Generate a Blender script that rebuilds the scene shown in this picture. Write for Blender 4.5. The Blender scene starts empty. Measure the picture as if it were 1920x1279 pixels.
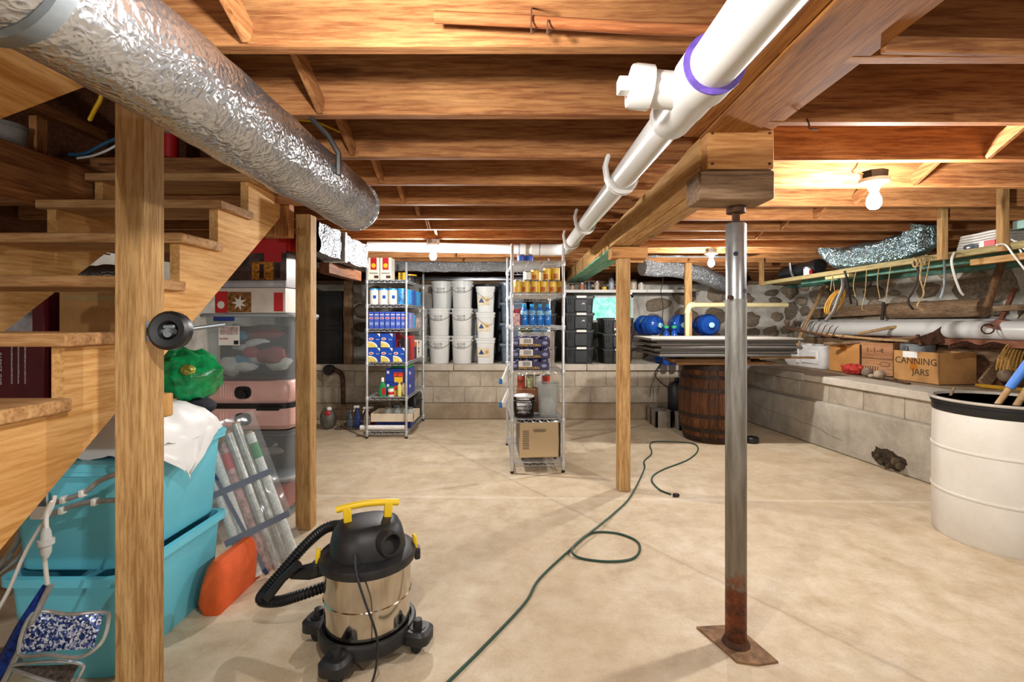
import bpy, math, random
from mathutils import Vector, Matrix, noise
PI = math.pi
sc = bpy.context.scene
COL = sc.collection
# ---------------------------------------------------------------- camera / world / exposure
FPX, VPX, HZY, CAMZ = 907.0, 975.0, 600.0, 1.25
cam_d = bpy.data.cameras.new('camera'); cam = bpy.data.objects.new('camera', cam_d); COL.objects.link(cam)
cam.location = (0, 0, CAMZ); cam.rotation_euler = (PI/2, 0, 0)
cam_d.sensor_width = 36; cam_d.lens = FPX/1920*36
cam_d.shift_x = -(VPX-960)/1920; cam_d.shift_y = -(639.5-HZY)/1920
cam_d.clip_start = .02
sc.camera = cam
w = bpy.data.worlds.new('world'); sc.world = w; w.use_nodes = True
bg = w.node_tree.nodes['Background']; bg.inputs[0].default_value = (1, .98, .95, 1); bg.inputs[1].default_value = .42
sc.view_settings.view_transform = 'Standard'; sc.view_settings.look = 'None'
sc.view_settings.exposure = .26; sc.view_settings.gamma = 1; sc.view_settings.use_curve_mapping = False
BULB_W = 52; BULB_C = (1, .98, .955)
BULBS = [(-.25, .74), (1.61, 2.20), (-.731, 4.071), (1.81, 4.58), (1.9, -.75), (-1.7, -1.1)]

def P(px, py, d): return Vector(((px-VPX)*d/FPX, d, CAMZ-(py-HZY)*d/FPX))
def F(px, py, z=0.0): return P(px, py, (CAMZ-z)*FPX/(py-HZY))
# ---------------------------------------------------------------- materials
def S(h):
    h = h.lstrip('#'); o = []
    for i in (0, 2, 4):
        c = int(h[i:i+2], 16)/255
        o.append(c/12.92 if c <= .04045 else ((c+.055)/1.055)**2.4)
    return (*o, 1)
_m = {}
class NT:
    def __init__(s, name):
        s.m = bpy.data.materials.new(name); s.m.use_nodes = True; s.t = s.m.node_tree
        s.b = s.t.nodes['Principled BSDF']; s.o = s.t.nodes['Material Output']
    def n(s, typ, **kw):
        x = s.t.nodes.new(typ)
        for k, v in kw.items():
            if k.startswith('i_'):
                key = k[2:]; key = int(key) if key.isdigit() else key.replace('_', ' ')
                x.inputs[key].default_value = v
            else: setattr(x, k, v)
        return x
    def l(s, a, b): s.t.links.new(a, b)
    def coord(s, scale=(1, 1, 1), rnd=True):
        tc = s.n('ShaderNodeTexCoord'); mp = s.n('ShaderNodeMapping'); mp.inputs['Scale'].default_value = scale
        if rnd:
            oi = s.n('ShaderNodeObjectInfo'); mu = s.n('ShaderNodeMath', operation='MULTIPLY'); mu.inputs[1].default_value = 37
            ad = s.n('ShaderNodeVectorMath', operation='ADD')
            s.l(oi.outputs['Random'], mu.inputs[0]); s.l(tc.outputs['Object'], ad.inputs[0]); s.l(mu.outputs[0], ad.inputs[1])
            s.l(ad.outputs[0], mp.inputs[0])
        else: s.l(tc.outputs['Object'], mp.inputs[0])
        return mp.outputs[0]
    def noise(s, co, scale, detail=4, rough=.55, dist=0):
        x = s.n('ShaderNodeTexNoise'); x.inputs['Scale'].default_value = scale; x.inputs['Detail'].default_value = detail
        x.inputs['Roughness'].default_value = rough; x.inputs['Distortion'].default_value = dist
        s.l(co, x.inputs['Vector']); return x.outputs['Fac']
    def ramp(s, fac, stops):
        r = s.n('ShaderNodeValToRGB'); e = r.color_ramp.elements
        while len(e) < len(stops): e.new(.5)
        for el, (p, c) in zip(e, stops): el.position = p; el.color = c
        s.l(fac, r.inputs[0]); return r.outputs[0]
    def mix(s, f, a, b, mode='MIX'):
        x = s.n('ShaderNodeMix', data_type='RGBA', blend_type=mode)
        if isinstance(f, (int, float)): x.inputs[0].default_value = f
        else: s.l(f, x.inputs[0])
        for v, i in ((a, 6), (b, 7)):
            if isinstance(v, tuple): x.inputs[i].default_value = v
            else: s.l(v, x.inputs[i])
        return x.outputs[2]
    def bump(s, h, strength=.3, dist=.01):
        x = s.n('ShaderNodeBump'); x.inputs['Strength'].default_value = strength; x.inputs['Distance'].default_value = dist
        s.l(h, x.inputs['Height']); s.l(x.outputs[0], s.b.inputs['Normal'])
    def set(s, **kw):
        for k, v in kw.items():
            i = s.b.inputs[k.replace('_', ' ')]
            if hasattr(v, 'links') or hasattr(v, 'is_linked'): s.l(v, i)
            else: i.default_value = v
def plain(name, col, rough=.5, metal=0, var=.12, vs=9, spec=.5, bump=0, bs=60, **kw):
    if name in _m: return _m[name]
    t = NT(name); c = S(col) if isinstance(col, str) else col
    if var:
        co = t.coord(); f = t.noise(co, vs, 5, .6)
        d = tuple(x*(1-var*1.6) for x in c[:3])+(1,); b = tuple(min(1, x*(1+var)) for x in c[:3])+(1,)
        t.set(Base_Color=t.ramp(f, [(.3, d), (.7, b)]))
        if bump: t.bump(t.noise(co, bs, 4, .6), bump, .004)
    else: t.set(Base_Color=c)
    t.set(Roughness=rough, Metallic=metal); t.b.inputs['Specular IOR Level'].default_value = spec
    for k, v in kw.items(): t.b.inputs[k.replace('_', ' ')].default_value = v
    _m[name] = t.m; return t.m
def wood(name, dark, mid, light, axis='x', fine=1.0, knots=.5, rough=.75, randv=.35):
    key = name+axis
    if key in _m: return _m[key]
    t = NT(name+'_'+axis)
    a, c = .9*fine, 13*fine
    sc_ = {'x': (a, c, c), 'y': (c, a, c), 'z': (c, c, a)}[axis]
    co = t.coord(sc_); f = t.noise(co, 1.6, 6, .62, .6)
    co2 = t.coord(tuple(v*3.2 for v in sc_)); f2 = t.noise(co2, 2.2, 5, .7)
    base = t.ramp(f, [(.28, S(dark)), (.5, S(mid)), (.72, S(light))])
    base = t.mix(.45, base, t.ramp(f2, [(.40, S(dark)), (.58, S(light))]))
    # blotches
    co3 = t.coord({'x': (.6, 2, 2), 'y': (2, .6, 2), 'z': (2, 2, .6)}[axis]); f3 = t.noise(co3, 1.7, 3, .5)
    base = t.mix(t.ramp(f3, [(.42, (0, 0, 0, 1)), (.75, (.55, .55, .55, 1))]), base, S(dark))
    if knots:
        ks = {'x': (1.4, 5, 5), 'y': (5, 1.4, 5), 'z': (5, 5, 1.4)}[axis]
        v = t.n('ShaderNodeTexVoronoi'); v.inputs['Scale'].default_value = 1.1
        t.l(t.coord(ks), v.inputs['Vector'])
        kk = t.ramp(v.outputs['Distance'], [(.05, (knots, knots, knots, 1)), (.13, (0, 0, 0, 1))])
        base = t.mix(kk, base, S('#3a1d0c'))
    oi = t.n('ShaderNodeObjectInfo'); hs = t.n('ShaderNodeHueSaturation')
    mr = t.n('ShaderNodeMapRange'); mr.inputs[3].default_value = 1-randv*.6; mr.inputs[4].default_value = 1+randv*.35
    t.l(oi.outputs['Random'], mr.inputs[0]); t.l(mr.outputs[0], hs.inputs['Value']); t.l(base, hs.inputs['Color'])
    t.set(Base_Color=hs.outputs[0], Roughness=rough); t.bump(f2, .25, .003)
    t.b.inputs['Specular IOR Level'].default_value = .18
    _m[key] = t.m; return t.m
def joistw(axis): return wood('joist_wood', '#6b3c20', '#a86d40', '#cb965f', axis)
def postw(axis='z'): return wood('post_wood', '#80592f', '#b68d57', '#d2af7a', axis, 1.3, .8)
def stairw(axis): return wood('stair_wood', '#b07a3a', '#d8a360', '#eac083', axis, .8, .4)
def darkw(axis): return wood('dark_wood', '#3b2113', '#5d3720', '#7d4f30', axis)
def oldw(axis): return wood('weathered_wood', '#54402e', '#85694f', '#a58a6c', axis)
def floor_mat():
    t = NT('concrete_floor'); co = t.coord((1, 1, 1), False)
    big = t.noise(co, .7, 5, .6, .1); mid = t.noise(co, 5.5, 8, .72, .15); fine = t.noise(co, 95, 4, .75)
    st = t.noise(t.coord((1.2, .8, 1), False), 1.1, 8, .7, .35)
    c = t.ramp(mid, [(.3, S('#b29d80')), (.5, S('#cab89b')), (.7, S('#d9ccb5'))])
    c = t.mix(t.ramp(big, [(.46, (0, 0, 0, 1)), (.68, (.55, .55, .55, 1))]), c, S('#b9a282'))
    c = t.mix(t.ramp(st, [(.56, (0, 0, 0, 1)), (.72, (.6, .6, .6, 1))]), c, S('#e2d8c6'))
    rs = t.noise(t.coord((1, 1, 1), False), 3.3, 5, .6, .3)
    c = t.mix(t.ramp(rs, [(.66, (0, 0, 0, 1)), (.76, (.45, .45, .45, 1))]), c, S('#a5713f'))
    dk = t.noise(t.coord((.6, 1.1, 1), False), 1.7, 7, .68, .25)
    c = t.mix(t.ramp(dk, [(.56, (0, 0, 0, 1)), (.74, (.5, .5, .5, 1))]), c, S('#93836c'))
    c = t.mix(t.ramp(fine, [(.54, (0, 0, 0, 1)), (.72, (.4, .4, .4, 1))]), c, S('#87725a'))
    # two long scuff lines in the slab
    sp_ = t.n('ShaderNodeSeparateXYZ'); t.l(co, sp_.inputs[0])
    wv = t.noise(co, 9, 3, .6)
    def line(a, b, c0, w_):
        m1 = t.n('ShaderNodeMath', operation='MULTIPLY'); m1.inputs[1].default_value = a; t.l(sp_.outputs[0], m1.inputs[0])
        m2 = t.n('ShaderNodeMath', operation='MULTIPLY_ADD'); m2.inputs[1].default_value = b; t.l(sp_.outputs[1], m2.inputs[0]); t.l(m1.outputs[0], m2.inputs[2])
        m3 = t.n('ShaderNodeMath', operation='MULTIPLY_ADD'); m3.inputs[1].default_value = .04; t.l(wv, m3.inputs[0]); t.l(m2.outputs[0], m3.inputs[2])
        m4 = t.n('ShaderNodeMath', operation='ADD'); m4.inputs[1].default_value = c0; t.l(m3.outputs[0], m4.inputs[0])
        m5 = t.n('ShaderNodeMath', operation='ABSOLUTE'); t.l(m4.outputs[0], m5.inputs[0])
        return t.ramp(m5.outputs[0], [(0, (.4, .4, .4, 1)), (w_, (0, 0, 0, 1))])
    c = t.mix(line(.82, .57, -2.12, .018), c, S('#8d7a62'))
    c = t.mix(line(.03, 1, -3.42, .03), c, S('#e6dccb'))
    t.set(Base_Color=c, Roughness=.6); t.b.inputs['Specular IOR Level'].default_value = .3
    t.bump(mid, .25, .01); return t.m
def concrete(name, a, b, c_, sc1=2.5):
    if name in _m: return _m[name]
    t = NT(name); co = t.coord(); f = t.noise(co, sc1, 7, .7, .4); g = t.noise(co, 45, 4, .7)
    st = t.noise(t.coord((6, 6, .7)), 1.5, 4, .6)
    c = t.ramp(f, [(.3, S(a)), (.5, S(b)), (.7, S(c_))])
    c = t.mix(t.ramp(st, [(.52, (0, 0, 0, 1)), (.72, (.45, .45, .45, 1))]), c, S(a))
    c = t.mix(t.ramp(g, [(.6, (0, 0, 0, 1)), (.78, (.5, .5, .5, 1))]), c, S('#4a4035'))
    t.set(Base_Color=c, Roughness=.85); t.bump(g, .5, .006); t.b.inputs['Specular IOR Level'].default_value = .2
    _m[name] = t.m; return t.m
def foil(name, tint='#c9ccd0', rough=.27, cr=10, st=.26, metal=.95):
    if name in _m: return _m[name]
    t = NT(name); co = t.coord()
    v = t.n('ShaderNodeTexVoronoi', feature='F1'); v.inputs['Scale'].default_value = cr
    d = t.n('ShaderNodeVectorMath', operation='ADD'); nz = t.n('ShaderNodeTexNoise'); nz.inputs['Scale'].default_value = 14
    t.l(co, nz.inputs['Vector']); t.l(co, d.inputs[0]); t.l(nz.outputs['Color'], d.inputs[1]); t.l(d.outputs[0], v.inputs['Vector'])
    n2 = t.noise(co, 55, 3, .6)
    mx = t.n('ShaderNodeMath', operation='ADD'); t.l(v.outputs['Distance'], mx.inputs[0])
    m2 = t.n('ShaderNodeMath', operation='MULTIPLY'); m2.inputs[1].default_value = .5; t.l(n2, m2.inputs[0]); t.l(m2.outputs[0], mx.inputs[1])
    f = t.noise(co, 5, 4, .6)
    t.set(Base_Color=t.ramp(f, [(.35, tuple(x*.75 for x in S(tint)[:3])+(1,)), (.65, S(tint))]), Metallic=metal, Roughness=rough)
    t.bump(mx.outputs[0], st, .02)
    _m[name] = t.m; return t.m
def clear(name, col='#dfe6ea', a=.35, rough=.15):
    if name in _m: return _m[name]
    t = NT(name); tr = t.n('ShaderNodeBsdfTransparent'); mx = t.n('ShaderNodeMixShader')
    tr.inputs[0].default_value = S(col); t.set(Base_Color=S(col), Roughness=rough)
    mx.inputs[0].default_value = a
    t.l(tr.outputs[0], mx.inputs[1]); t.l(t.b.outputs[0], mx.inputs[2]); t.l(mx.outputs[0], t.o.inputs[0])
    _m[name] = t.m; return t.m
def emit(name, col, st, transp=False):
    t = NT(name); e = t.n('ShaderNodeEmission'); e.inputs[0].default_value = col; e.inputs[1].default_value = st
    if transp:
        tr = t.n('ShaderNodeBsdfTransparent'); ad = t.n('ShaderNodeAddShader')
        t.l(e.outputs[0], ad.inputs[0]); t.l(tr.outputs[0], ad.inputs[1]); t.l(ad.outputs[0], t.o.inputs[0])
    else: t.l(e.outputs[0], t.o.inputs[0])
    return t.m
def stone_mat(name='field_stone', cols=('#5c5044', '#8d7d69', '#b7a994')):
    if name in _m: return _m[name]
    t = NT(name); co = t.coord(); f = t.noise(co, 7, 7, .7, .5); g = t.noise(co, 40, 4, .7)
    c = t.ramp(f, [(.3, S(cols[0])), (.52, S(cols[1])), (.75, S(cols[2]))])
    oi = t.n('ShaderNodeObjectInfo'); hs = t.n('ShaderNodeHueSaturation'); mr = t.n('ShaderNodeMapRange')
    mr.inputs[3].default_value = .7; mr.inputs[4].default_value = 1.4
    t.l(oi.outputs['Random'], mr.inputs[0]); t.l(mr.outputs[0], hs.inputs['Value']); t.l(c, hs.inputs['Color'])
    t.set(Base_Color=hs.outputs[0], Roughness=.9); t.bump(g, .6, .008); _m[name] = t.m; return t.m
def steel_rust():
    if 'steel_rust' in _m: return _m['steel_rust']
    t = NT('galvanised_post_steel'); co = t.coord((1, 1, 1), False); f = t.noise(co, 18, 6, .7); g = t.noise(t.coord((30, 30, 3), False), 2, 4, .6)
    sep = t.n('ShaderNodeSeparateXYZ'); t.l(co, sep.inputs[0])
    mr = t.n('ShaderNodeMapRange'); mr.inputs[1].default_value = .03; mr.inputs[2].default_value = .40; mr.inputs[3].default_value = 1; mr.inputs[4].default_value = 0
    t.l(sep.outputs[2], mr.inputs[0])
    ad = t.n('ShaderNodeMath', operation='ADD'); t.l(mr.outputs[0], ad.inputs[0]); t.l(f, ad.inputs[1])
    grey = t.ramp(g, [(.3, S('#77766f')), (.6, S('#a9a9a3')), (.8, S('#8d8a80'))])
    mr2 = t.n('ShaderNodeMapRange'); mr2.inputs[1].default_value = .5; mr2.inputs[2].default_value = 1.2; t.l(sep.outputs[2], mr2.inputs[0])
    grey = t.mix(mr2.outputs[0], t.ramp(g, [(.3, S('#6a6152')), (.7, S('#857a68'))]), grey)
    c = t.mix(t.ramp(ad.outputs[0], [(.85, (0, 0, 0, 1)), (1.0, (1, 1, 1, 1))]), grey, t.ramp(f, [(.35, S('#2d1c12')), (.55, S('#6e3517')), (.7, S('#8f5a33'))]))
    t.set(Base_Color=c, Roughness=.5, Metallic=.35); t.bump(f, .25, .003); _m['steel_rust'] = t.m; return t.m
# ---------------------------------------------------------------- mesh builder
def frame_of(d):
    d = d.normalized(); a = Vector((0, 0, 1)) if abs(d.z) < .9 else Vector((1, 0, 0))
    u = d.cross(a).normalized(); return u, d.cross(u).normalized()
class MB:
    def __init__(s): s.v = []; s.f = []
    def add(s, vs, fs):
        o = len(s.v); s.v += [tuple(v) for v in vs]; s.f += [tuple(i+o for i in f) for f in fs]; return s
    def box(s, x0, y0, z0, x1, y1, z1, b=0, M=None):
        if x0 > x1: x0, x1 = x1, x0
        if y0 > y1: y0, y1 = y1, y0
        if z0 > z1: z0, z1 = z1, z0
        if not b:
            vs = [(x, y, z) for x in (x0, x1) for y in (y0, y1) for z in (z0, z1)]
            fs = [(0, 1, 3, 2), (4, 6, 7, 5), (0, 4, 5, 1), (2, 3, 7, 6), (0, 2, 6, 4), (1, 5, 7, 3)]
        else:
            b = min(b, .45*min(x1-x0, y1-y0, z1-z0)); vs = []; idx = {}
            c = ((x0, x1), (y0, y1), (z0, z1))
            for sx in (0, 1):
                for sy in (0, 1):
                    for sz in (0, 1):
                        sg = (sx, sy, sz)
                        for ax in range(3):
                            p = [c[k][sg[k]] for k in range(3)]
                            for k in range(3):
                                if k != ax: p[k] += b if sg[k] == 0 else -b
                            idx[(sg, ax)] = len(vs); vs.append(tuple(p))
            fs = []
            cyc = ((0, 0), (1, 0), (1, 1), (0, 1))
            for ax in range(3):
                o1, o2 = (ax+1) % 3, (ax+2) % 3
                for sd in (0, 1):
                    r = []
                    for a, b_ in cyc:
                        g = [0, 0, 0]; g[ax] = sd; g[o1] = a; g[o2] = b_; r.append(idx[(tuple(g), ax)])
                    fs.append(tuple(r if sd else r[::-1]))
                for a, b_ in cyc:   # edges along ax
                    g0 = [0, 0, 0]; g0[o1] = a; g0[o2] = b_; g1 = list(g0); g1[ax] = 1
                    q = [idx[(tuple(g0), o1)], idx[(tuple(g1), o1)], idx[(tuple(g1), o2)], idx[(tuple(g0), o2)]]
                    fs.append(tuple(q[::-1] if (a == b_) else q))
            for sx in (0, 1):
                for sy in (0, 1):
                    for sz in (0, 1):
                        q = [idx[((sx, sy, sz), k)] for k in range(3)]
                        fs.append(tuple(q if (sx+sy+sz) % 2 else q[::-1]))
        if M is not None: vs = [M @ Vector(v) for v in vs]
        return s.add(vs, fs)
    def cbox(s, c, sz, R=None, b=0):
        M = Matrix.Translation(Vector(c))
        if R is not None: M = M @ (R.to_matrix().to_4x4() if hasattr(R, 'to_matrix') else R.to_4x4())
        return s.box(-sz[0]/2, -sz[1]/2, -sz[2]/2, sz[0]/2, sz[1]/2, sz[2]/2, b, M)
    def beam(s, p0, p1, wd, ht, b=0, up=(0, 0, 1)):
        p0, p1 = Vector(p0), Vector(p1); d = (p1-p0); L = d.length; d.normalize(); up = Vector(up)
        x = d.cross(up)
        if x.length < 1e-4: x = Vector((1, 0, 0))
        x.normalize(); z = x.cross(d)
        M = Matrix.Translation((p0+p1)/2) @ Matrix((x, d, z)).transposed().to_4x4()
        return s.box(-wd/2, -L/2, -ht/2, wd/2, L/2, ht/2, b, M)
    def loft(s, rings, cap0=True, cap1=True):
        n = len(rings[0]); vs = [p for r in rings for p in r]; fs = []
        for k in range(len(rings)-1):
            for i in range(n):
                j = (i+1) % n; fs.append((k*n+i, k*n+j, (k+1)*n+j, (k+1)*n+i))
        if cap0: fs.append(tuple(range(n))[::-1])
        if cap1: fs.append(tuple((len(rings)-1)*n+i for i in range(n)))
        return s.add(vs, fs)
    def lathe(s, prof, n=20, c=(0, 0, 0), ax=None, cap0=True, cap1=True, wob=None):
        R = Matrix.Identity(3) if ax is None else Vector((0, 0, 1)).rotation_difference(Vector(ax)).to_matrix()
        c = Vector(c); rings = []
        for k, (r, z) in enumerate(prof):
            ring = []
            for i in range(n):
                a = 2*PI*i/n; rr = r if wob is None else r*(1+wob(a, z))
                ring.append(c+R @ Vector((rr*math.cos(a), rr*math.sin(a), z)))
            rings.append(ring)
        return s.loft(rings, cap0, cap1)
    def cyl(s, p0, p1, r0, r1=None, n=12):
        p0, p1 = Vector(p0), Vector(p1); d = p1-p0
        return s.lathe([(r0, 0), (r0 if r1 is None else r1, d.length)], n, p0, d.normalized())
    def tube(s, pts, r, n=6, closed=False, caps=True):
        pts = [Vector(p) for p in pts]; N = len(pts); rings = []
        u = None
        for i, p in enumerate(pts):
            a = pts[i-1] if (i or closed) else p; b = pts[(i+1) % N] if (i < N-1 or closed) else p
            d = (b-a)
            if d.length < 1e-7: d = Vector((0, 0, 1))
            d.normalize()
            if u is None: u, w_ = frame_of(d)
            else:
                u = (u-d*u.dot(d))
                if u.length < 1e-5: u, _ = frame_of(d)
                u.normalize()
            w_ = d.cross(u); rr = r[i] if isinstance(r, (list, tuple)) else r
            rings.append([p+(u*math.cos(2*PI*k/n)+w_*math.sin(2*PI*k/n))*rr for k in range(n)])
        if closed: rings.append(rings[0]); return s.loft(rings, False, False)
        return s.loft(rings, caps, caps)
    def sphere(s, c, r, nu=12, nv=8, wob=None):
        c = Vector(c); r = (r, r, r) if isinstance(r, (int, float)) else r
        vs = [c+Vector((0, 0, -r[2]))]; fs = []
        for j in range(1, nv):
            t = -PI/2+PI*j/nv
            for i in range(nu):
                a = 2*PI*i/nu; d = Vector((math.cos(t)*math.cos(a), math.cos(t)*math.sin(a), math.sin(t)))
                k = 1 if wob is None else 1+wob(d)
                vs.append(c+Vector((d.x*r[0], d.y*r[1], d.z*r[2]))*k)
        vs.append(c+Vector((0, 0, r[2]))); T = len(vs)-1
        for i in range(nu): fs.append((0, 1+(i+1) % nu, 1+i))
        for j in range(nv-2):
            for i in range(nu):
                a = 1+j*nu+i; b = 1+j*nu+(i+1) % nu; fs.append((a, b, b+nu, a+nu))
        for i in range(nu): fs.append((T, 1+(nv-2)*nu+i, 1+(nv-2)*nu+(i+1) % nu))
        return s.add(vs, fs)
    def prism(s, poly, plane, t0, t1):
        def mk(a, b, t): return {'yz': (t, a, b), 'xz': (a, t, b), 'xy': (a, b, t)}[plane]
        r0 = [mk(a, b, t0) for a, b in poly]; r1 = [mk(a, b, t1) for a, b in poly]
        return s.loft([r0, r1])
    def grid(s, fn, nu, nv):
        vs = [fn(i/nu, j/nv) for j in range(nv+1) for i in range(nu+1)]
        fs = [(j*(nu+1)+i, j*(nu+1)+i+1, (j+1)*(nu+1)+i+1, (j+1)*(nu+1)+i) for j in range(nv) for i in range(nu)]
        return s.add(vs, fs)
    def mesh(s, name, off=None, fix=True):
        vs = s.v if off is None else [(v[0]-off[0], v[1]-off[1], v[2]-off[2]) for v in s.v]
        me = bpy.data.meshes.new(name); me.from_pydata(vs, [], s.f)
        if fix:
            import bmesh
            bm = bmesh.new(); bm.from_mesh(me); bmesh.ops.recalc_face_normals(bm, faces=bm.faces); bm.to_mesh(me); bm.free()
        me.polygons.foreach_set('use_smooth', [True]*len(me.polygons)); me.set_sharp_from_angle(angle=math.radians(38))
        return me
def mk(name, mb, mat, parent=None, off=None):
    me = mb if isinstance(mb, bpy.types.Mesh) else mb.mesh(name, off)
    if mat is not None and not me.materials: me.materials.append(mat)
    o = bpy.data.objects.new(name, me); COL.objects.link(o)
    if parent is not None: o.parent = parent
    return o
def tag(o, label, cat, group=None):
    o['label'] = label; o['category'] = cat
    if group: o['group'] = group
    return o
class Thing:
    def __init__(s, name, label, cat, loc=(0, 0, 0), rz=0, group=None):
        s.o = bpy.data.objects.new(name, None); COL.objects.link(s.o); s.o.location = loc; s.o.rotation_euler = (0, 0, rz)
        s.o.empty_display_size = .05; tag(s.o, label, cat, group); s.loc = Vector(loc)
    def part(s, name, mb, mat, parent=None, label=None, stuff=False):      # local coordinates
        o = mk(name, mb, mat, parent or s.o)
        if label: o['label'] = label
        if stuff: o['kind'] = 'stuff'
        return o
    def wp(s, name, mb, mat, parent=None, label=None):                      # world coordinates (unrotated things)
        o = mk(name, mb, mat, parent or s.o, s.loc)
        if label: o['label'] = label
        return o
def solo(name, label, cat, mb, mat, loc=(0, 0, 0), rz=0, group=None):       # local coordinates
    o = mk(name, mb, mat); o.location = loc; o.rotation_euler = (0, 0, rz); return tag(o, label, cat, group)
def wsolo(name, label, cat, mb, mat, loc=None, group=None):                 # world coordinates
    if loc is None:
        xs = [v[0] for v in mb.v]; ys = [v[1] for v in mb.v]; zs = [v[2] for v in mb.v]
        loc = ((min(xs)+max(xs))/2, (min(ys)+max(ys))/2, min(zs))
    o = mk(name, mb, mat, None, loc); o.location = loc; return tag(o, label, cat, group)
def struct(name, mb, mat, loc=(0, 0, 0), rz=0):
    o = mk(name, mb, mat); o.location = loc; o.rotation_euler = (0, 0, rz); o['kind'] = 'structure'; return o
def dup(root, loc, rz=None, label=None, group=None):
    r = root.copy(); COL.objects.link(r); r.location = loc
    if rz is not None: r.rotation_euler = (0, 0, rz)
    if label: r['label'] = label
    if group: r['group'] = group
    for ch in list(root.children):
        c = ch.copy(); COL.objects.link(c); c.parent = r
        for g in list(ch.children):
            e = g.copy(); COL.objects.link(e); e.parent = c
    return r
def text(parent, s, loc, size, mat, rot=(PI/2, 0, 0), name='lettering', ext=.0006, align='CENTER', sx=1):
    cu = bpy.data.curves.new(name, 'FONT'); cu.body = s; cu.size = size; cu.extrude = ext; cu.align_x = align; cu.align_y = 'CENTER'; cu.resolution_u = 2
    t = bpy.data.objects.new('tmp', cu); me = bpy.data.meshes.new_from_object(t); me.name = name
    bpy.data.objects.remove(t); bpy.data.curves.remove(cu)
    me.materials.clear(); me.materials.append(mat)
    o = bpy.data.objects.new(name, me); COL.objects.link(o); o.parent = parent; o.location = loc; o.rotation_euler = rot; o.scale = (sx, 1, 1)
    return o
def smooth(pts, k=6, closed=False):
    pts = [Vector(p) for p in pts]; N = len(pts); out = []
    for i in range(N if closed else N-1):
        g = lambda j: pts[j % N] if closed else pts[max(0, min(N-1, j))]
        p0, p1, p2, p3 = g(i-1), g(i), g(i+1), g(i+2)
        for q in range(k):
            t = q/k
            out.append(.5*((2*p1)+(p2-p0)*t+(2*p0-5*p1+4*p2-p3)*t*t+(3*p1-p0-3*p2+p3)*t**3))
    if not closed: out.append(pts[-1])
    return out
def rrect(w, d, r, z, n=3, cx=0, cy=0):
    out = []; r = min(r, w/2-.0005, d/2-.0005)
    for qx, qy, a0 in ((1, 1, 0), (-1, 1, PI/2), (-1, -1, PI), (1, -1, 1.5*PI)):
        for k in range(n+1):
            a = a0+PI/2*k/n; out.append(Vector((cx+qx*(w/2-r)+r*math.cos(a), cy+qy*(d/2-r)+r*math.sin(a), z)))
    return out
ORD = ['first', 'second', 'third', 'fourth', 'fifth', 'sixth', 'seventh', 'eighth', 'ninth', 'tenth', 'eleventh', 'twelfth', 'thirteenth']
rnd = random.Random(7)
# common materials
WHITE = plain('white_plastic', '#dcdcd6', .4, var=.05); BLACK = plain('black_plastic', '#141416', .42, var=.25, vs=14)
CHROME = plain('chrome_wire', '#c9cbcc', .32, .55, var=.08); GALV = plain('galvanised', '#8b9296', .42, .8, var=.2, vs=12)
CARD = plain('cardboard', '#b98a55', .85, var=.14, vs=5, spec=.2); RUST = plain('rusty_iron', '#5a3a26', .8, .3, var=.45, vs=20, bump=.4)
RED = plain('red_print', '#c01f24', .45, var=.06); PAPER = plain('white_paper', '#e8e6df', .7, var=.04); BLUEP = plain('blue_print', '#1d4fae', .4, var=.05)
YEL = plain('yellow_print', '#e8b92a', .4, var=.08); INK = plain('black_ink', '#1a1a1c', .7, var=0); GREENP = plain('green_print', '#1f8a4a', .45, var=.1)
PVC = plain('pvc_white', '#d3d2cd', .28, var=.04, vs=5); PURP = plain('purple_primer', '#6a4fb0', .5, var=.3, vs=30)
# ================================================================= structure
JZ = 1.93; JH = .235; SUB = JZ+JH
mb = MB().box(-4.4, -2.2, -.12, 5.6, 7.6, 0)
floor = struct('floor', mb, floor_mat())
# ---- ceiling: subfloor planks, joists, bridging
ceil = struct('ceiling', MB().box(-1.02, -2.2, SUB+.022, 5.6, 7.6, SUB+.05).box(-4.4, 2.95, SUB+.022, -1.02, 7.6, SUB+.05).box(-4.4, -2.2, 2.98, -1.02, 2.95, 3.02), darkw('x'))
me = None
for i in range(37):
    y = -2.15+i*.262
    x0 = -1.02 if y < 2.9 else -4.3
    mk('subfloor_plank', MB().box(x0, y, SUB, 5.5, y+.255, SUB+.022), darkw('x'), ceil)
TRX = -.97
JW = .038
def joist_y(n): return 1.203+.407*n          # front face
for n in range(-8, 15):
    y = joist_y(n)
    x0 = TRX if y < 2.75 else -4.2
    mk('joist', MB().box(x0, y, JZ+rnd.uniform(-.004, .004), .84, y+JW, SUB, .003), joistw('x'), ceil)
    mk('joist', MB().box(.70, y+.045, JZ+rnd.uniform(-.004, .004), 5.4, y+.045+JW, SUB, .003), joistw('x'), ceil)
    if 2 <= n < 9:      # thin shims between joist and beam
        mk('shim', MB().box(.50, y-.012, JZ-.014, .70, y+.05, JZ-.004), joistw('x'), ceil)
    if -2 < n < 13:
        for X, o in ((-.68, 0), (2.0, .045)):
            xx = X+rnd.uniform(-.02, .02)
            mk('bridging', MB().beam((xx, y+o+JW, SUB-.03), (xx, y+o+.407, JZ+.028), .058, .02, .002, up=(1, 0, 0)), joistw('y'), ceil)
mk('joist', MB().box(TRX-.04, -2, JZ, TRX, 2.95, SUB, .003), joistw('y'), ceil, )
mk('joist', MB().box(-3.2, 2.80, JZ, TRX-.04, 2.84, SUB, .003), joistw('x'), ceil)
mk('joist', MB().box(-3.2, 2.72, JZ-.02, TRX-.04, 2.76, SUB, .003), joistw('x'), ceil)
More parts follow.
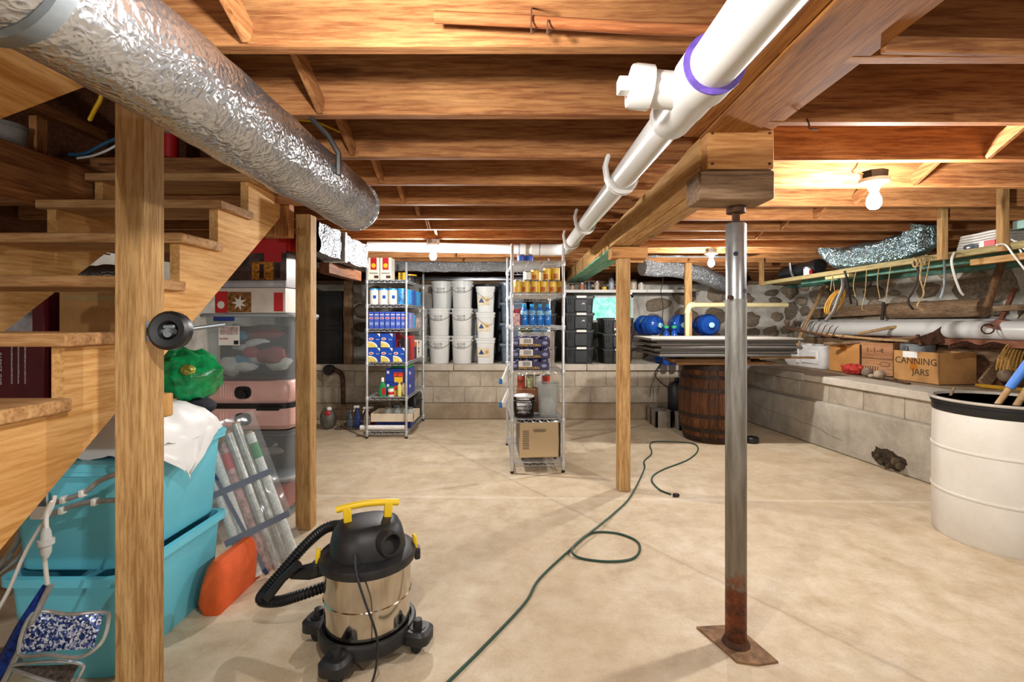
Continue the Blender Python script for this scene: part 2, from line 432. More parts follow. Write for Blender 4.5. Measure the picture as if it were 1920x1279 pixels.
# ---- stone helpers
def stone_meshes():
    out = []
    for k in range(7):
        r = random.Random(k+3); off = Vector((r.uniform(0, 50), r.uniform(0, 50), r.uniform(0, 50)))
        m = MB().sphere((0, 0, 0), 1, 11, 7, wob=lambda d: .34*noise.noise(d*1.5+off)+.12*noise.noise(d*4+off))
        me = m.mesh('stone'); me.materials.append(stone_mat()); out.append(me)
    return out
STM = stone_meshes()
def throw_stones(wall, u0, u1, z0, z1, n, mapper, seed, smin, smax, avoid=()):
    r = random.Random(seed); placed = []
    tries = 0
    while len(placed) < n and tries < 9000:
        tries += 1
        a = r.uniform(smin, smax)*(1-.5*tries/9000); b = a*r.uniform(.45, .8); u = r.uniform(u0, u1); z = r.uniform(z0+b*.6, z1-b*.7)
        if any(x0-a < u < x1+a and zz0-b < z < zz1+b for x0, x1, zz0, zz1 in avoid): continue
        if any(((u-p)/(a+c+.02))**2+((z-q)/(b+e+.015))**2 < .92 for p, q, c, e in placed): continue
        placed.append((u, z, a, b))
        o = bpy.data.objects.new('stone', r.choice(STM)); COL.objects.link(o); o.parent = wall
        p, rot = mapper(u, z); o.location = p
        o.rotation_euler = (0, r.uniform(-.3, .3), rot) if rot is not None else (0, 0, 0)
        o.scale = (a, r.uniform(.035, .06), b)
MORT_B = concrete('mortar_pale', '#9d968a', '#c4beb2', '#dedad0', 3.2)
MORT_R = concrete('mortar_grey', '#8f897e', '#bdb8ad', '#dad6cc', 2.2)
def nz(x, y, s, a): return a*noise.noise(Vector((x*s, y*s, 3.3)))+a*.5*noise.noise(Vector((x*s*2.7, y*s*2.7, 9)))
# ---- back wall
BY = 6.95; KY = 6.13; LZ = .69; WT = 1.76
def bw(x0, x1, z0, z1):
    nu = max(2, int((x1-x0)/.08)); nv = max(2, int((z1-z0)/.08))
    return lambda u, v: (x0+(x1-x0)*u, BY+nz(x0+(x1-x0)*u, z0+(z1-z0)*v, 3.1, .035), z0+(z1-z0)*v), nu, nv
WX0, WX1, WZ0, WZ1 = .98, 1.62, 1.22, 1.60
mb = MB()
for a in ((-4.3, WX0, .3, WT), (WX1, 4.4, .3, WT), (WX0, WX1, .3, WZ0), (WX0, WX1, WZ1, WT)):
    fn, nu, nv = bw(*a); mb.grid(fn, nu, nv)
wall_back = struct('wall_back', mb, MORT_B)
throw_stones(wall_back, -4.0, 4.0, .7, 1.72, 85, lambda u, z: ((u, BY-.005, z), 0), 5, .09, .22, avoid=((WX0-.05, WX1+.05, WZ0, WZ1),))
CONC = concrete('concrete_block', '#918675', '#b3a794', '#cac0ae'); CAPC = concrete('ledge_concrete', '#9d9283', '#beb4a4', '#d6cebf', 1.6)
FOOT = concrete('footing_concrete', '#7b6a55', '#998870', '#b0a18a', 1.8)
mk('backing', MB().box(-4.3, KY+.012, .19, 3.0, KY+.2, .61), plain('block_mortar', '#b3aa9b', .9, var=.15), wall_back)
blk = MB().box(0, 0, 0, .393, .03, .197, .006).mesh('block'); blk.materials.append(CONC)
for c in range(2):
    for i in range(19):
        x = -4.3+i*.4+(.2 if c else 0)
        if x+.39 > 3.0: continue
        o = bpy.data.objects.new('block', blk); COL.objects.link(o); o.parent = wall_back
        o.location = (x, KY+rnd.uniform(0, .003), .2+c*.204)
x = -4.3
while x < 2.9:
    L = min(rnd.uniform(1.2, 1.9), 2.95-x); mk('ledge_cap', MB().box(x, KY-.025, .608, x+L-.006, KY+.26, LZ, .008), CAPC, wall_back); x += L
mk('ledge_bed', MB().box(-4.3, KY+.25, .4, 3.4, BY+.1, LZ-.004), CAPC, wall_back)
mk('footing', MB().box(-4.3, KY-.06, 0, 2.95, KY+.1, .2, .012), FOOT, wall_back)
mk('sill_plate', MB().box(-4.3, BY-.12, WT, 4.3, BY+.15, WT+.045, .004), oldw('x'), wall_back)
for i in range(2):
    mk('rim_board', MB().box(-4.3, BY+.10, WT+.05+i*.18, 4.3, BY+.14, WT+.22+i*.18, .004), darkw('x'), wall_back)
# window in the back wall
win = struct('window_1', MB().box(WX0, BY-.03, WZ0, WX1, BY+.12, WZ0+.03).box(WX0, BY-.03, WZ1-.03, WX1, BY+.12, WZ1).box(WX0, BY-.03, WZ0, WX0+.03, BY+.12, WZ1).box(WX1-.03, BY-.03, WZ0, WX1, BY+.12, WZ1), plain('white_window_paint', '#dfe8e4', .5))
def pane_mat():
    t = NT('daylit_frosted_pane'); e = t.n('ShaderNodeEmission'); f = t.noise(t.coord((1, 1, 1), False), 16, 5, .6)
    t.l(t.ramp(f, [(.35, S('#58c79f')), (.65, S('#b2f0d8'))]), e.inputs[0]); e.inputs[1].default_value = 1.5; t.l(e.outputs[0], t.o.inputs[0]); return t.m
mk('pane', MB().box(WX0+.03, BY+.02, WZ0+.03, WX1-.03, BY+.03, WZ1-.03), pane_mat(), win)
# ---- right wall (turned about 8 degrees)
RX0 = 3.718; RROT = math.atan(.145); SW = 1.15
def RW(s, t, z):    # distance s along the wall (about the depth), t behind the ledge face
    c, q = math.cos(RROT), math.sin(RROT); s = s/c
    return Vector((RX0+t*c-s*q, t*q+s*c, z))
def rwx(u, v):
    s = -2.0+u*9.6; z = .35+v*(1.80-.35); return (SW+nz(s, z, 2.9, .05), s, z)
wall_right = struct('wall_right', MB().grid(rwx, 110, 18), MORT_R, (RX0, 0, 0), RROT)
throw_stones(wall_right, -1.6, 7.0, .72, 1.76, 150, lambda u, z: ((SW-.01, u, z), PI/2), 11, .1, .3)
x = -2.0; k = 0
for i in range(22):
    s = -2.0+i*.4
    if s > 6.0: break
    mk('block', MB().box(.0+rnd.uniform(0, .002), s, .44, .12, s+.396, .615, .004), CONC, wall_right)
s = -2.0
while s < 6.1:
    L = rnd.uniform(1.4, 2.2); e = min(s+L, 6.32); mk('ledge_cap', MB().box(-.03, s, .617, .30, e-.005, LZ, .009), CAPC, wall_right); s += L
mk('ledge_bed', MB().box(.29, -2, .35, SW+.15, 7.0, LZ-.004), FOOT, wall_right)
mk('footing', MB().box(-.075, -2, 0, .1, 6.05, .44, .014), concrete('right_footing', '#8d8577', '#b0a899', '#c6beaf', 2), wall_right)
DIRT = plain('damp_black_dirt', '#3a2c1c', .95, var=.7, vs=60, bump=.9)
ho = Vector((4, 1, 2))
mk('broken_hole', MB().sphere((-.074, 4.07, .095), (.018, .15, .075), 26, 14, wob=lambda d: .5*noise.noise(d*2.3+ho)+.2*noise.noise(d*6+ho)), DIRT, wall_right)
for k in range(9): mk('rubble', MB().sphere((-.085-rnd.uniform(0, .02), 4.07+rnd.uniform(-.13, .12), .05+rnd.uniform(-.02, .06)), rnd.uniform(.014, .032), 8, 6, wob=lambda d: .3*noise.noise(d*2+Vector((k, 0, 0)))), stone_mat('rubble_stone', ('#2e241a', '#5a4a36', '#8a7a60')), wall_right)
mk('crack', MB().tube([(-.0755, 5.9-i*.09, .26-.008*i+rnd.uniform(-.016, .016)) for i in range(16)], .0014, 4), plain('crack_dark', '#2a241c', .95, var=0), wall_right)
mk('sill_plank', MB().box(SW-.24, 1.2, 1.745, SW+.16, 7.2, 1.79, .004), wood('sill_wood', '#74663f', '#9c8d5f', '#b8aa7b', 'y'), wall_right)
mk('sill_beam', MB().box(SW-.06, 1.2, 1.70, SW+.1, 7.2, 1.745, .004), plain('teal_painted_wood', '#4d7a68', .7, var=.3), wall_right)
for i in range(2):
    mk('rim_board', MB().box(SW+.32, -2, 1.79+i*.19, SW+.36, 7.4, 1.975+i*.19, .004), darkw('y'), wall_right)
# ---- left wall
wall_left = struct('wall_left', MB().grid(lambda u, v: (-3.35+nz(u*8, v*2, 2, .05), -2.2+u*9.4, v*1.8), 70, 16), MORT_R)
throw_stones(wall_left, .5, 6.5, .1, 1.7, 30, lambda u, z: ((-3.34, u, z), PI/2), 21, .12, .3)
mk('rim_board', MB().box(-3.40, -2.2, 1.78, -3.36, 7.2, 3.0), darkw('y'), wall_left)
mk('stairwell_panel', MB().box(-1.03, -2.2, SUB+.05, -1.015, 2.95, 3.0).box(-3.4, 2.95, SUB+.05, -1.0, 2.97, 3.0), darkw('y'), ceil)
# ---- bulbs
glass = emit('lit_bulb_glass', (*BULB_C, 1), 26, True)
PORC = plain('porcelain', '#dedbd2', .3, var=.03)
blab = ['bare bulb in white holder hanging near the camera above the vacuum', 'bare lit bulb in round holder with black box at right ceiling', 'bare lit bulb over the white pails', 'bare lit bulb over the wooden barrel', 'bare lit bulb on joists behind the camera at right', 'bare lit bulb on joists behind the camera at left']
for i, (x, y) in enumerate(BULBS):
    z0 = JZ-.006
    t = Thing('ceiling_bulb', blab[i], 'light bulb', (x, y, z0), 0, 'bare ceiling bulbs')
    t.part('junction_box', MB().lathe([(.052, -.035), (.054, 0)], 8), BLACK if i == 1 else GALV)
    t.part('holder', MB().lathe([(.02, -.085), (.026, -.066), (.03, -.06), (.058, -.05), (.062, -.035)], 20), PORC)
    t.part('bulb', MB().lathe([(.004, -.172), (.018, -.168), (.028, -.154), (.031, -.138), (.028, -.12), (.019, -.10), (.014, -.086)], 16), glass)
    ld = bpy.data.lights.new('bulb_light', 'POINT'); ld.energy = BULB_W*(.72, 1.25, 1.5, 1.5, .95, .95)[i]; ld.color = BULB_C; ld.shadow_soft_size = .032
    lo = bpy.data.objects.new('bulb_light', ld); COL.objects.link(lo); lo.parent = t.o; lo.location = (0, 0, -.138)
# ================================================================= big beam, posts
bm_ = Thing('main_beam', 'long built-up wooden beam carried by the steel post', 'beam', (.77, 0, 0))
for a, b_, zb in ((.55, .605, 1.945), (.607, .665, 1.93), (.667, .85, 1.922), (.852, .905, 1.93)):
    bm_.wp('near_plank', MB().box(a, -1.9, zb, b_, 1.80, JZ+.1, .003), wood('near_beam_wood', '#6a3c18', '#9c622c', '#bb8042', 'y', randv=.2))
for i, (a, b_) in enumerate(((.666, .735), (.737, .806), (.808, .88))):
    bm_.wp('beam_ply', MB().box(a, 1.795, 1.79, b_, 4.3, JZ-.002, .004), wood('beam_wood', '#9a6a38', '#c79a5e', '#dcb87e', 'y'))
for i, (a, b_) in enumerate(((.666, .735), (.737, .806), (.808, .88))):
    bm_.wp('beam_ply', MB().box(a, 4.302, 1.79, b_, 6.9, JZ-.002, .004), wood('beam_wood', '#9a6a38', '#c79a5e', '#dcb87e', 'y'))
for a, b_ in ((.668, .77), (.775, .878)): bm_.wp('teal_light_board', MB().box(a, 3.66, 1.776, b_, 6.9, 1.789, .002), wood('teal_light_wood', '#4c9079', '#7fbd9f', '#b3d4b6', 'y'))  # added thin boards: teal window light on the beam underside, put into colour
bl = Thing('bearing_block', 'stacked wooden blocks between steel post and beam', 'wood block', (.79, 1.75, 1.67))
bl.wp('end_plate', MB().box(.672, 1.735, 1.792, .912, 1.793, 1.935, .004), wood('plate_wood', '#9a5f30', '#c08a52', '#d6a76b', 'x'))
for x, z in ((.69, 1.92), (.895, 1.92), (.69, 1.81), (.895, 1.81)): bl.wp('screw', MB().cyl((x, 1.736, z), (x, 1.732, z), .005, n=8), RUST)
bl.wp('lower_block', MB().box(.645, 1.735, 1.685, .915, 1.88, 1.788, .006), oldw('x'))
sp = Thing('steel_post', 'round galvanised telescoping steel post on rusty base plate', 'post', (.83, 1.86, 0))
SR = steel_rust()
sp.part('lower_tube', MB().lathe([(.039, .008), (.039, .78+.55)], 24), SR)
sp.part('upper_tube', MB().lathe([(.0375, 1.29), (.0375, 1.615), (.034, 1.62)], 24), plain('bright_galvanised', '#aeb1b2', .34, .75, var=.15, vs=16))
sp.part('screw_rod', MB().box(-.013, -.006, 1.6, .013, .006, 1.665).cyl((0, 0, 1.66), (0, 0, 1.684), .035), RUST)
for z, a in ((1.50, -2.0), (1.36, -1.0)): sp.part('pin_hole', MB().cyl((.035*math.cos(a), .035*math.sin(a), z), (.0385*math.cos(a), .0385*math.sin(a), z), .009, n=10), INK)
sp.part('pin', MB().cyl((-.03, -.03, 1.335), (-.045, -.045, 1.335), .008, n=8), RUST)
pl = [(-.115, .10), (-.04, -.10), (.03, -.115), (.11, -.10), (.055, .09), (.0, .11)]
sp.part('base_plate', MB().prism(pl, 'xy', 0, .008), plain('rusty_plate', '#8a6a4c', .85, .2, var=.35, vs=25, bump=.3))
sp.part('weld_collar', MB().lathe([(.052, .008), (.041, .03)], 20), RUST)
def post(name, label, x0, y0, wx, wy, h, rot=0):
    t = Thing(name, label, 'post', (x0+wx/2, y0+wy/2, 0), rot)
    t.part('timber', MB().box(-wx/2, -wy/2, 0, wx/2, wy/2, h, .005), postw('z')); return t
p1 = post('wooden_post', 'thick wooden post beside the stairs, nearest to the camera', -1.235, 1.47, .089, .092, JZ+.03)
p2 = post('wooden_post', 'wooden post behind the foil duct end, beside the pink suitcase', -1.334, 2.87, .090, .089, 1.88)
p3 = post('wooden_post', 'wooden post under the beam between wire shelf and barrel', .715, 3.52, .089, .089, 1.70)
p3.part('head_block', MB().box(-.09, -.05, 1.70, .17, .10, 1.784, .004), wood('plate_wood', '#9a5f30', '#c08a52', '#d6a76b', 'x'))
p4 = post('wooden_post', 'slim wooden stud beside the blue water jugs', 1.98, 5.80, .085, .04, JZ+.03)
p5 = post('wooden_post', 'dark wooden post standing on the ledge beside black panel', -2.24, 6.14, .10, .09, 1.76); p5.o.location.z = LZ
p5.o.children[0].data = MB().box(-.05, -.045, 0, .05, .045, 1.06, .005).mesh('timber'); p5.o.children[0].data.materials.append(oldw('z'))
# hook and pulley on near post
t = Thing('pulley_hook', 'black oval pulley on metal bracket screwed to near post', 'pulley', (-1.1465, 1.50, 1.215))
t.part('bracket', MB().box(0, -.02, -.03, .003, .02, .03).box(.003, -.012, -.008, .03, .012, .012), GALV)
t.part('housing', MB().lathe([(.052, 0), (.06, .008), (.06, .03), (.05, .038), (.03, .034), (.02, .018)], 20, (.075, .0, .0), (.1, -1, .1)), BLACK)
t.part('mechanism', MB().cyl((.055, -.022, .0), (.098, -.03, .0), .008).cyl((.078, -.035, -.004), (.078, -.015, -.004), .014).box(.06, -.03, .008, .095, -.02, .02, .002), GALV)
t.part('spindle', MB().cyl((.07, .0, .0), (.17, .10, .02), .0065), GALV)
for z_ in (.018, -.018): t.part('screw', MB().cyl((.003, 0, z_), (.006, 0, z_), .006, n=8), RUST)
# ================================================================= stairs
st = Thing('staircase', 'open wooden basement stairs without risers at left', 'stairs', (-1.75, 1.5, 0))
RUN, RISE = .248, .195
T0y, T0z = 2.428, 1.99
SXR0, SXR1, SXL0, SXL1 = -1.42, -1.38, -2.16, -2.12
for k in range(10):
    y = T0y-RUN*k; z = T0z-RISE*k
    if z < .1: break
    xr = -1.348
    st.wp('tread', MB().box(-2.19, y, z-.04, xr, y+.272, z, .005), wood('tread_wood', '#8a5c34', '#b98a56', '#cfa675', 'x'))
def stringer(x0, x1):
    pts = []
    for k in range(0, 11):
        y = T0y-RUN*k+.03; z = T0z-.04-RISE*k
        if z < 0.02: break
        pts.append((y+RUN, z)); pts.append((y, z))
    yb = pts[-1][0]
    def bot(y): return CAMZ-.354+.80*(y-1.605)
    low = [(y_, z_) for y_, z_ in ((yb, 0.0), (1.605-(CAMZ-.354)/.80, 0.0))]
    top = [(2.78, bot(2.78)), (2.78, pts[0][1])]
    return MB().prism(pts+low+top, 'yz', x0, x1)
st.wp('stringer', stringer(SXR0, SXR1), stairw('y')); st.wp('stringer', stringer(SXL0, SXL1), stairw('y'))
# boards at the stair opening
b = Thing('stairwell_board', 'wide brown board along the far side of stairwell', 'board', (-2.2, 2.0, 1.78))
b.wp('board', MB().box(-2.24, .8, 1.78, -2.20, 2.70, 2.02, .003), joistw('y'))
b.wp('shelf_board', MB().box(-3.3, .8, 1.95, -2.24, 2.70, 1.985, .003), darkw('y'))
b.wp('upper_rail', MB().box(-2.36, 1.2, 2.25, -2.32, 2.72, 2.31, .003), joistw('y'))
b.wp('stud', MB().box(-2.40, 2.36, 1.985, -2.36, 2.42, 2.25, .003), joistw('z'))
poly = [(1.444, 1.965), (1.253, 1.99), (.90, 2.0), (.90, 1.53), (1.163, 1.733)]
wsolo('sloped_board', 'orange sloped board end under the foil duct, top left', 'board', MB().prism(poly, 'yz', -1.29, -1.25), stairw('y'))
wsolo('cleat_block', 'short wooden block under the stair stringer top', 'wood block', MB().box(-1.50, 2.80, 1.73, -1.337, 2.865, 1.925, .004), joistw('z'))
wsolo('cleat_block', 'small orange wood block fixed behind near post over white bag', 'wood block', MB().box(-1.21, 1.56, .935, -1.145, 1.60, 1.01, .004), stairw('z'))
# ================================================================= insulated duct
def duct(name, label, pts, r, mat, n=26, amp=.05, seed=0, fs=6.0, k=10):
    pts = smooth(pts, k); m = MB(); rings = []; N = len(pts)
    for i, p in enumerate(pts):
        d = (pts[min(i+1, N-1)]-pts[max(i-1, 0)]).normalized()
        if i == 0: u, v = frame_of(d)
        else: u = (u-d*u.dot(d)).normalized(); v = d.cross(u)
        e = min(i, N-1-i)/2.0; kk = min(1, .93+.04*e)
        ring = []
        for q in range(n):
            a = 2*PI*q/n; o = u*math.cos(a)+v*math.sin(a)
            rr = r*kk*(1+amp*noise.noise((p+o*r)*fs+Vector((seed, 0, 0)))+amp*.9*noise.noise((p+o*r)*fs*3.1))
            ring.append(p+o*rr)
        rings.append(ring)
    m.loft(rings); return m
FOIL = foil('foil_jacket'); FOILB = foil('foil_jacket_soft', '#c9ccd0', .3, 16, .8, .6)
dt = Thing('foil_duct', 'round foil-wrapped duct hanging across upper left', 'duct', (-.72, 1.2, 1.63))
dpts = [(-.80, .42, 1.755), (-.755, .62, 1.765), (-.72, .95, 1.755), (-.715, 1.4, 1.745), (-.71, 1.8, 1.742), (-.705, 2.06, 1.735)]
dt.wp('foil_jacket', duct('d', '', dpts, .106, FOIL, amp=.045, k=14), FOIL)
dt.wp('joint_band', MB().lathe([(.108, -.018), (.115, -.012), (.115, .012), (.108, .018)], 28, (-.745, .70, 1.764), (.08, 1, -.01)), GALV)
dt.wp('hanger_strap', MB().tube([(-.70, 1.62, 1.925), (-.635, 1.60, 1.86), (-.60, 1.60, 1.80), (-.60, 1.60, 1.73)], .009, 6), plain('dark_strap', '#4a4744', .5, .6))
dt.wp('end_collar', MB().lathe([(.100, 0), (.108, .01), (.104, .022), (.09, .026)], 28, (-.705, 2.05, 1.735), (.02, 1, -.03)), FOILB)
# ================================================================= white drain pipe
pp = Thing('drain_pipe', 'long white plastic drain pipe running under the joists beside beam', 'pipe', (.42, 2.2, 1.8))
A = Vector((.40, .2, 1.755)); B = Vector((.40, 4.18, 1.866))
def PA(y): return A+(B-A)*((y-A.y)/(B.y-A.y))
pp.wp('main_run', MB().tube([PA(.2), PA(1.0)], .052, 28).tube([PA(1.28), PA(4.15)], .0445, 28), PVC)
dirp = (B-A).normalized()
tee = pp.wp('tee_fitting', MB().lathe([(.052, 0), (.063, .004), (.064, .07), (.058, .09), (.058, .18), (.056, .2), (.056, .29), (.05, .30)], 28, PA(.995), dirp).cyl(PA(1.13), PA(1.13)+Vector((-.105, 0, .01)), .042, n=24), PVC)
co = PA(1.13)+Vector((-.095, 0, .01))
cap = pp.wp('cleanout_cap', MB().lathe([(.05, 0), (.05, .04), (.047, .05)], 12, co, (-1, 0, .1)).cbox(co+Vector((-.062, 0, .006)), (.03, .034, .034), None, .003), PVC)
pp.wp('primer_ring', MB().lathe([(.053, 0), (.0643, .001), (.0645, .006), (.053, .007)], 28, PA(.99), dirp), PURP)
pp.wp('primer_ring', MB().lathe([(.0448, 0), (.0465, .001), (.0465, .004), (.0448, .005)], 28, PA(1.297), dirp), PURP, cap)
elb = [PA(4.03), PA(4.14)+Vector((-.005, .02, 0)), Vector((.37, 4.25, 1.868)), Vector((.30, 4.29, 1.872)), Vector((.18, 4.30, 1.874))]
pp.wp('elbow', MB().tube(smooth(elb, 5), .051, 24), PVC)
pp.wp('branch_run', MB().tube([(.2, 4.30, 1.874), (-1.35, 4.30, 1.905)], .0445, 24), PVC)
pp.wp('coupling', MB().lathe([(.052, 0), (.052, .07)], 24, (.17, 4.30, 1.875), (-1, 0, .02)).lathe([(.052, 0), (.052, .05)], 24, (.05, 4.30, 1.877), (-1, 0, .02)), PVC)
pp.wp('primer_ring', MB().lathe([(.046, 0), (.0475, .001), (.0475, .006)], 24, (-.005, 4.30, 1.878), (-1, 0, .02)), PURP)
for y in (1.90, 2.95, 3.72):
    c = PA(y); h = .055
    arc = [c+Vector((.053*math.cos(a), 0, .053*math.sin(a))) for a in [math.radians(q) for q in range(-150, 31, 15)]]
    hk = [c+Vector((-.055, 0, .09)), c+Vector((-.066, 0, .05)), c+Vector((-.058, 0, 0))]+[c+Vector((.053*math.cos(a), 0, .053*math.sin(a))) for a in [math.radians(q) for q in range(190, 390, 15)]]
    m = MB()
    for dy in (-.012, .012): m.tube([p+Vector((0, dy, 0)) for p in hk], .0095, 6)
    m.tube([hk[0]+Vector((0, -.012, 0)), hk[0]+Vector((0, .012, 0))], .0065, 6)
    pp.wp('pipe_hanger', m, PVC)
wsolo('closet_rod', 'reddish wooden rod held by nails along nearest joist', 'rod', MB().tube([P(815, 32, 1.13), P(1000, 41, 1.13), P(1180, 52, 1.13), P(1345, 58, 1.13)], .0135, 12), wood('rod_wood', '#5e2c16', '#90502a', '#ad7044', 'x'))
for i, (px, y0, y1) in enumerate(((997, 15, 64), (1027, 38, 64))):
    m = MB().tube([P(px, y0, 1.20), P(px, y0, 1.112), P(px-1, y1, 1.112), P(px+6, y1-8, 1.15)], .0022, 5)
    wsolo('bent_nail', ['long bent nail holding rod on the joist', 'short bent nail holding rod on the joist'][i], 'nail', m, RUST)
wsolo('plank_on_joists', 'long plank laid along the joists at upper right', 'plank', MB().beam(P(1655, 84, 1.205), P(2150, 96, 1.205), .02, .04, .003), joistw('x'))
# ================================================================= wet/dry vacuum
VL = F(690, 1206)
v = Thing('shop_vacuum', 'black and steel wet-dry vacuum with yellow handle on floor', 'vacuum', VL, math.radians(20))
VB = plain('vacuum_black_plastic', '#1d1d1f', .48, var=.35, vs=22); STEEL = plain('polished_steel', '#c9c2b5', .12, 1, var=.05, vs=4)
VY = plain('yellow_plastic', '#f0c81e', .4, var=.05)
v.part('drum', MB().lathe([(.155, .075), (.158, .09), (.160, .20), (.163, .202), (.163, .207), (.160, .21), (.162, .335)], 48), STEEL)
v.part('base_ring', MB().lathe([(.16, .045), (.178, .05), (.182, .09), (.176, .10), (.165, .10), (.16, .085)], 40), VB)
for k, a in enumerate((-2.15, -.55, .95, 2.65)):
    c = Vector((.205*math.cos(a), .205*math.sin(a), 0)); R = Matrix.Rotation(a, 4, 'Z')
    ft = v.part('caster_arm', MB().loft([[c+R.to_3x3() @ p for p in rrect(.105, .10, .03, z)] for z in (.045, .078)]+[[c+R.to_3x3() @ p for p in rrect(.08, .08, .028, .09)]]), VB)
    v.part('peg', MB().lathe([(.03, .088), (.03, .093), (.018, .094), (.016, .118), (.008, .12)], 14, c), VB, ft)
    v.part('caster', MB().cyl(c+R.to_3x3() @ Vector((.0, -.02, .021)), c+R.to_3x3() @ Vector((0, .02, .021)), .021, n=14).cyl(c+Vector((0, 0, .03)), c+Vector((0, 0, .05)), .012), BLACK, ft)
v.part('lid_rim', MB().lathe([(.165, .325), (.178, .33), (.182, .35), (.178, .362), (.15, .375), (.12, .378)], 44), VB)
def oct_(r, z, ys=1, cut=.75, cx=0):
    o = []
    for i in range(24):
        a = 2*PI*i/24; k = 1-.06*max(0, math.cos(4*a)); o.append(Vector((cx+r*k*math.cos(a), r*k*ys*math.sin(a), z)))
    return o
v.part('motor_head', MB().loft([oct_(.148, .372), oct_(.146, .40), oct_(.138, .435, .97), oct_(.120, .468, .92), oct_(.098, .480, .85), oct_(.05, .485, .8)]), VB)
ch = v.part('carry_handle', MB().tube(smooth([(-.115, 0, .530), (-.07, 0, .537), (0, 0, .541), (.07, 0, .537), (.115, 0, .530)], 4), .0125, 10).beam((-.072, 0, .465), (-.078, 0, .538), .026, .03, .004, (1, 0, 0)).beam((.072, 0, .465), (.078, 0, .538), .026, .03, .004, (1, 0, 0)), VY)
for sg in (-1, 1):
    lt = v.part('latch', MB().beam((sg*.182, 0, .335), (sg*.176, 0, .395), .03, .016, .005, (1, 0, 0)), VY)
    v.part('latch_base', MB().box(sg*.176, -.022, .30, sg*.198, .022, .345, .004), VB, lt)
aP = -1.05; pc = Vector((.118*math.cos(aP), .118*math.sin(aP), .425)); pd = Vector((math.cos(aP), math.sin(aP), .05)).normalized()
pt = v.part('blower_port', MB().lathe([(.046, -.03), (.046, .03), (.042, .036), (.036, .036), (.034, -.0)], 24, pc, pd), VB)
v.part('port_opening', MB().lathe([(.0345, .0), (.03, .001)], 24, pc, pd), INK, pt)
# hose (world coordinates turned into local by inverse)
Minv = (Matrix.Translation(VL) @ Matrix.Rotation(math.radians(20), 4, 'Z')).inverted()
hp = [P(645, 985, 1.95), P(612, 990, 1.97), P(575, 1020, 1.98), P(535, 1065, 1.96), P(500, 1105, 1.93), P(490, 1125, 1.93), P(520, 1128, 1.92), P(560, 1117, 1.92), P(615, 1098, 1.93)]
hs = smooth([Minv @ p for p in hp], 26)
v.part('hose', MB().tube(hs, [.0215 if i % 3 else .0172 for i in range(len(hs))], 14), BLACK)
v.part('hose_cuff', MB().tube([Minv @ P(548, 1075, 1.94), Minv @ P(580, 1072, 1.93), Minv @ P(612, 1062, 1.92)], [.022, .03, .032], 16), VB)
v.part('wand_end', MB().tube([Minv @ P(500, 1122, 1.90), Minv @ P(530, 1085, 1.91), Minv @ P(560, 1058, 1.91)], [.018, .016, .018], 12), VB)
cp = [P(666, 1040, 1.72), P(668, 1075, 1.69), P(685, 1130, 1.66), P(703, 1180, 1.64), P(708, 1215, 1.63), P(703, 1262, 1.66), F(690, 1300, .006)]
v.part('power_cord', MB().tube(smooth([Minv @ p for p in cp], 6), .0042, 7), BLACK)
# ================================================================= green cable on the floor
cb = [(790, 1330), (840, 1279), (905, 1215), (985, 1130), (1012, 1085), (1070, 1030), (1105, 1001), (1150, 999), (1190, 1012), (1200, 1030), (1185, 1048), (1140, 1053), (1090, 1047), (1072, 1034), (1082, 1018), (1118, 990), (1152, 962), (1183, 930), (1208, 880), (1208, 865), (1222, 850), (1219, 834), (1232, 828), (1295, 831), (1309, 843), (1290, 862), (1240, 882), (1222, 898), (1235, 917), (1258, 927)]
pts = [F(x, y, .0065+(.014 if 13 <= i <= 15 else 0)) for i, (x, y) in enumerate(cb)]
c = Thing('extension_cord', 'dark green extension cord looping across the concrete floor', 'cord', F(1100, 1030))
c.wp('cord', MB().tube(smooth(pts, 7), .0062, 7), plain('green_cord', '#27493a', .55, var=.15))
e = F(1262, 928, .012); c.wp('plug', MB().cbox(e+Vector((.02, -.004, 0)), (.045, .028, .022), None, .006), BLACK)
# ================================================================= turquoise totes
TQ = plain('turquoise_plastic', '#6acbe0', .38, var=.05, vs=3)
def tote(T, w, d, h, mat, lid=None, wall=.003, taper=.86, rim=.022, r=.04, parent=None):
    wt, dt_ = w-2*rim, d-2*rim
    rings = [rrect(wt*taper, dt_*(taper+.03), r, 0), rrect(wt*taper+.01, dt_*(taper+.03)+.01, r, .008), rrect(wt, dt_, r, h-.03)]
    rings += [rrect(wt+.004, dt_+.004, r, h-.03), rrect(w, d, r+.01, h-.03), rrect(w, d, r+.01, h-.002), rrect(wt-.004, dt_-.004, r, h-.002), rrect(wt*taper-.006, dt_*taper, r, .012)]
    T.part('tub', MB().loft(rings), mat)
    if lid is not None:
        T.part('lid', MB().loft([rrect(w+.006, d+.006, r+.012, h-.014), rrect(w+.008, d+.008, r+.012, h), rrect(w-.02, d-.02, r, h+.008), rrect(w-.05, d-.05, r, h+.004)]), lid)
for i, lb in enumerate(('lower turquoise plastic tote standing on floor behind near post', 'upper turquoise plastic tote stacked under the white bag')):
    T = Thing('storage_tote', lb, 'storage bin', (-1.575, 1.955, i*.378), 0, 'turquoise totes'); tote(T, .43, .63, .37, TQ, None if i == 0 else TQ, taper=.88)
    if i == 1:
        T.part('sticker', MB().box(-.10, -.302, .19, -.04, -.298, .28), PAPER, label='white product sticker')
        T.part('sticker_print', MB().box(-.095, -.3035, .235, -.045, -.302, .275), plain('grey_photo', '#5d6b78', .5), T.o.children[2])
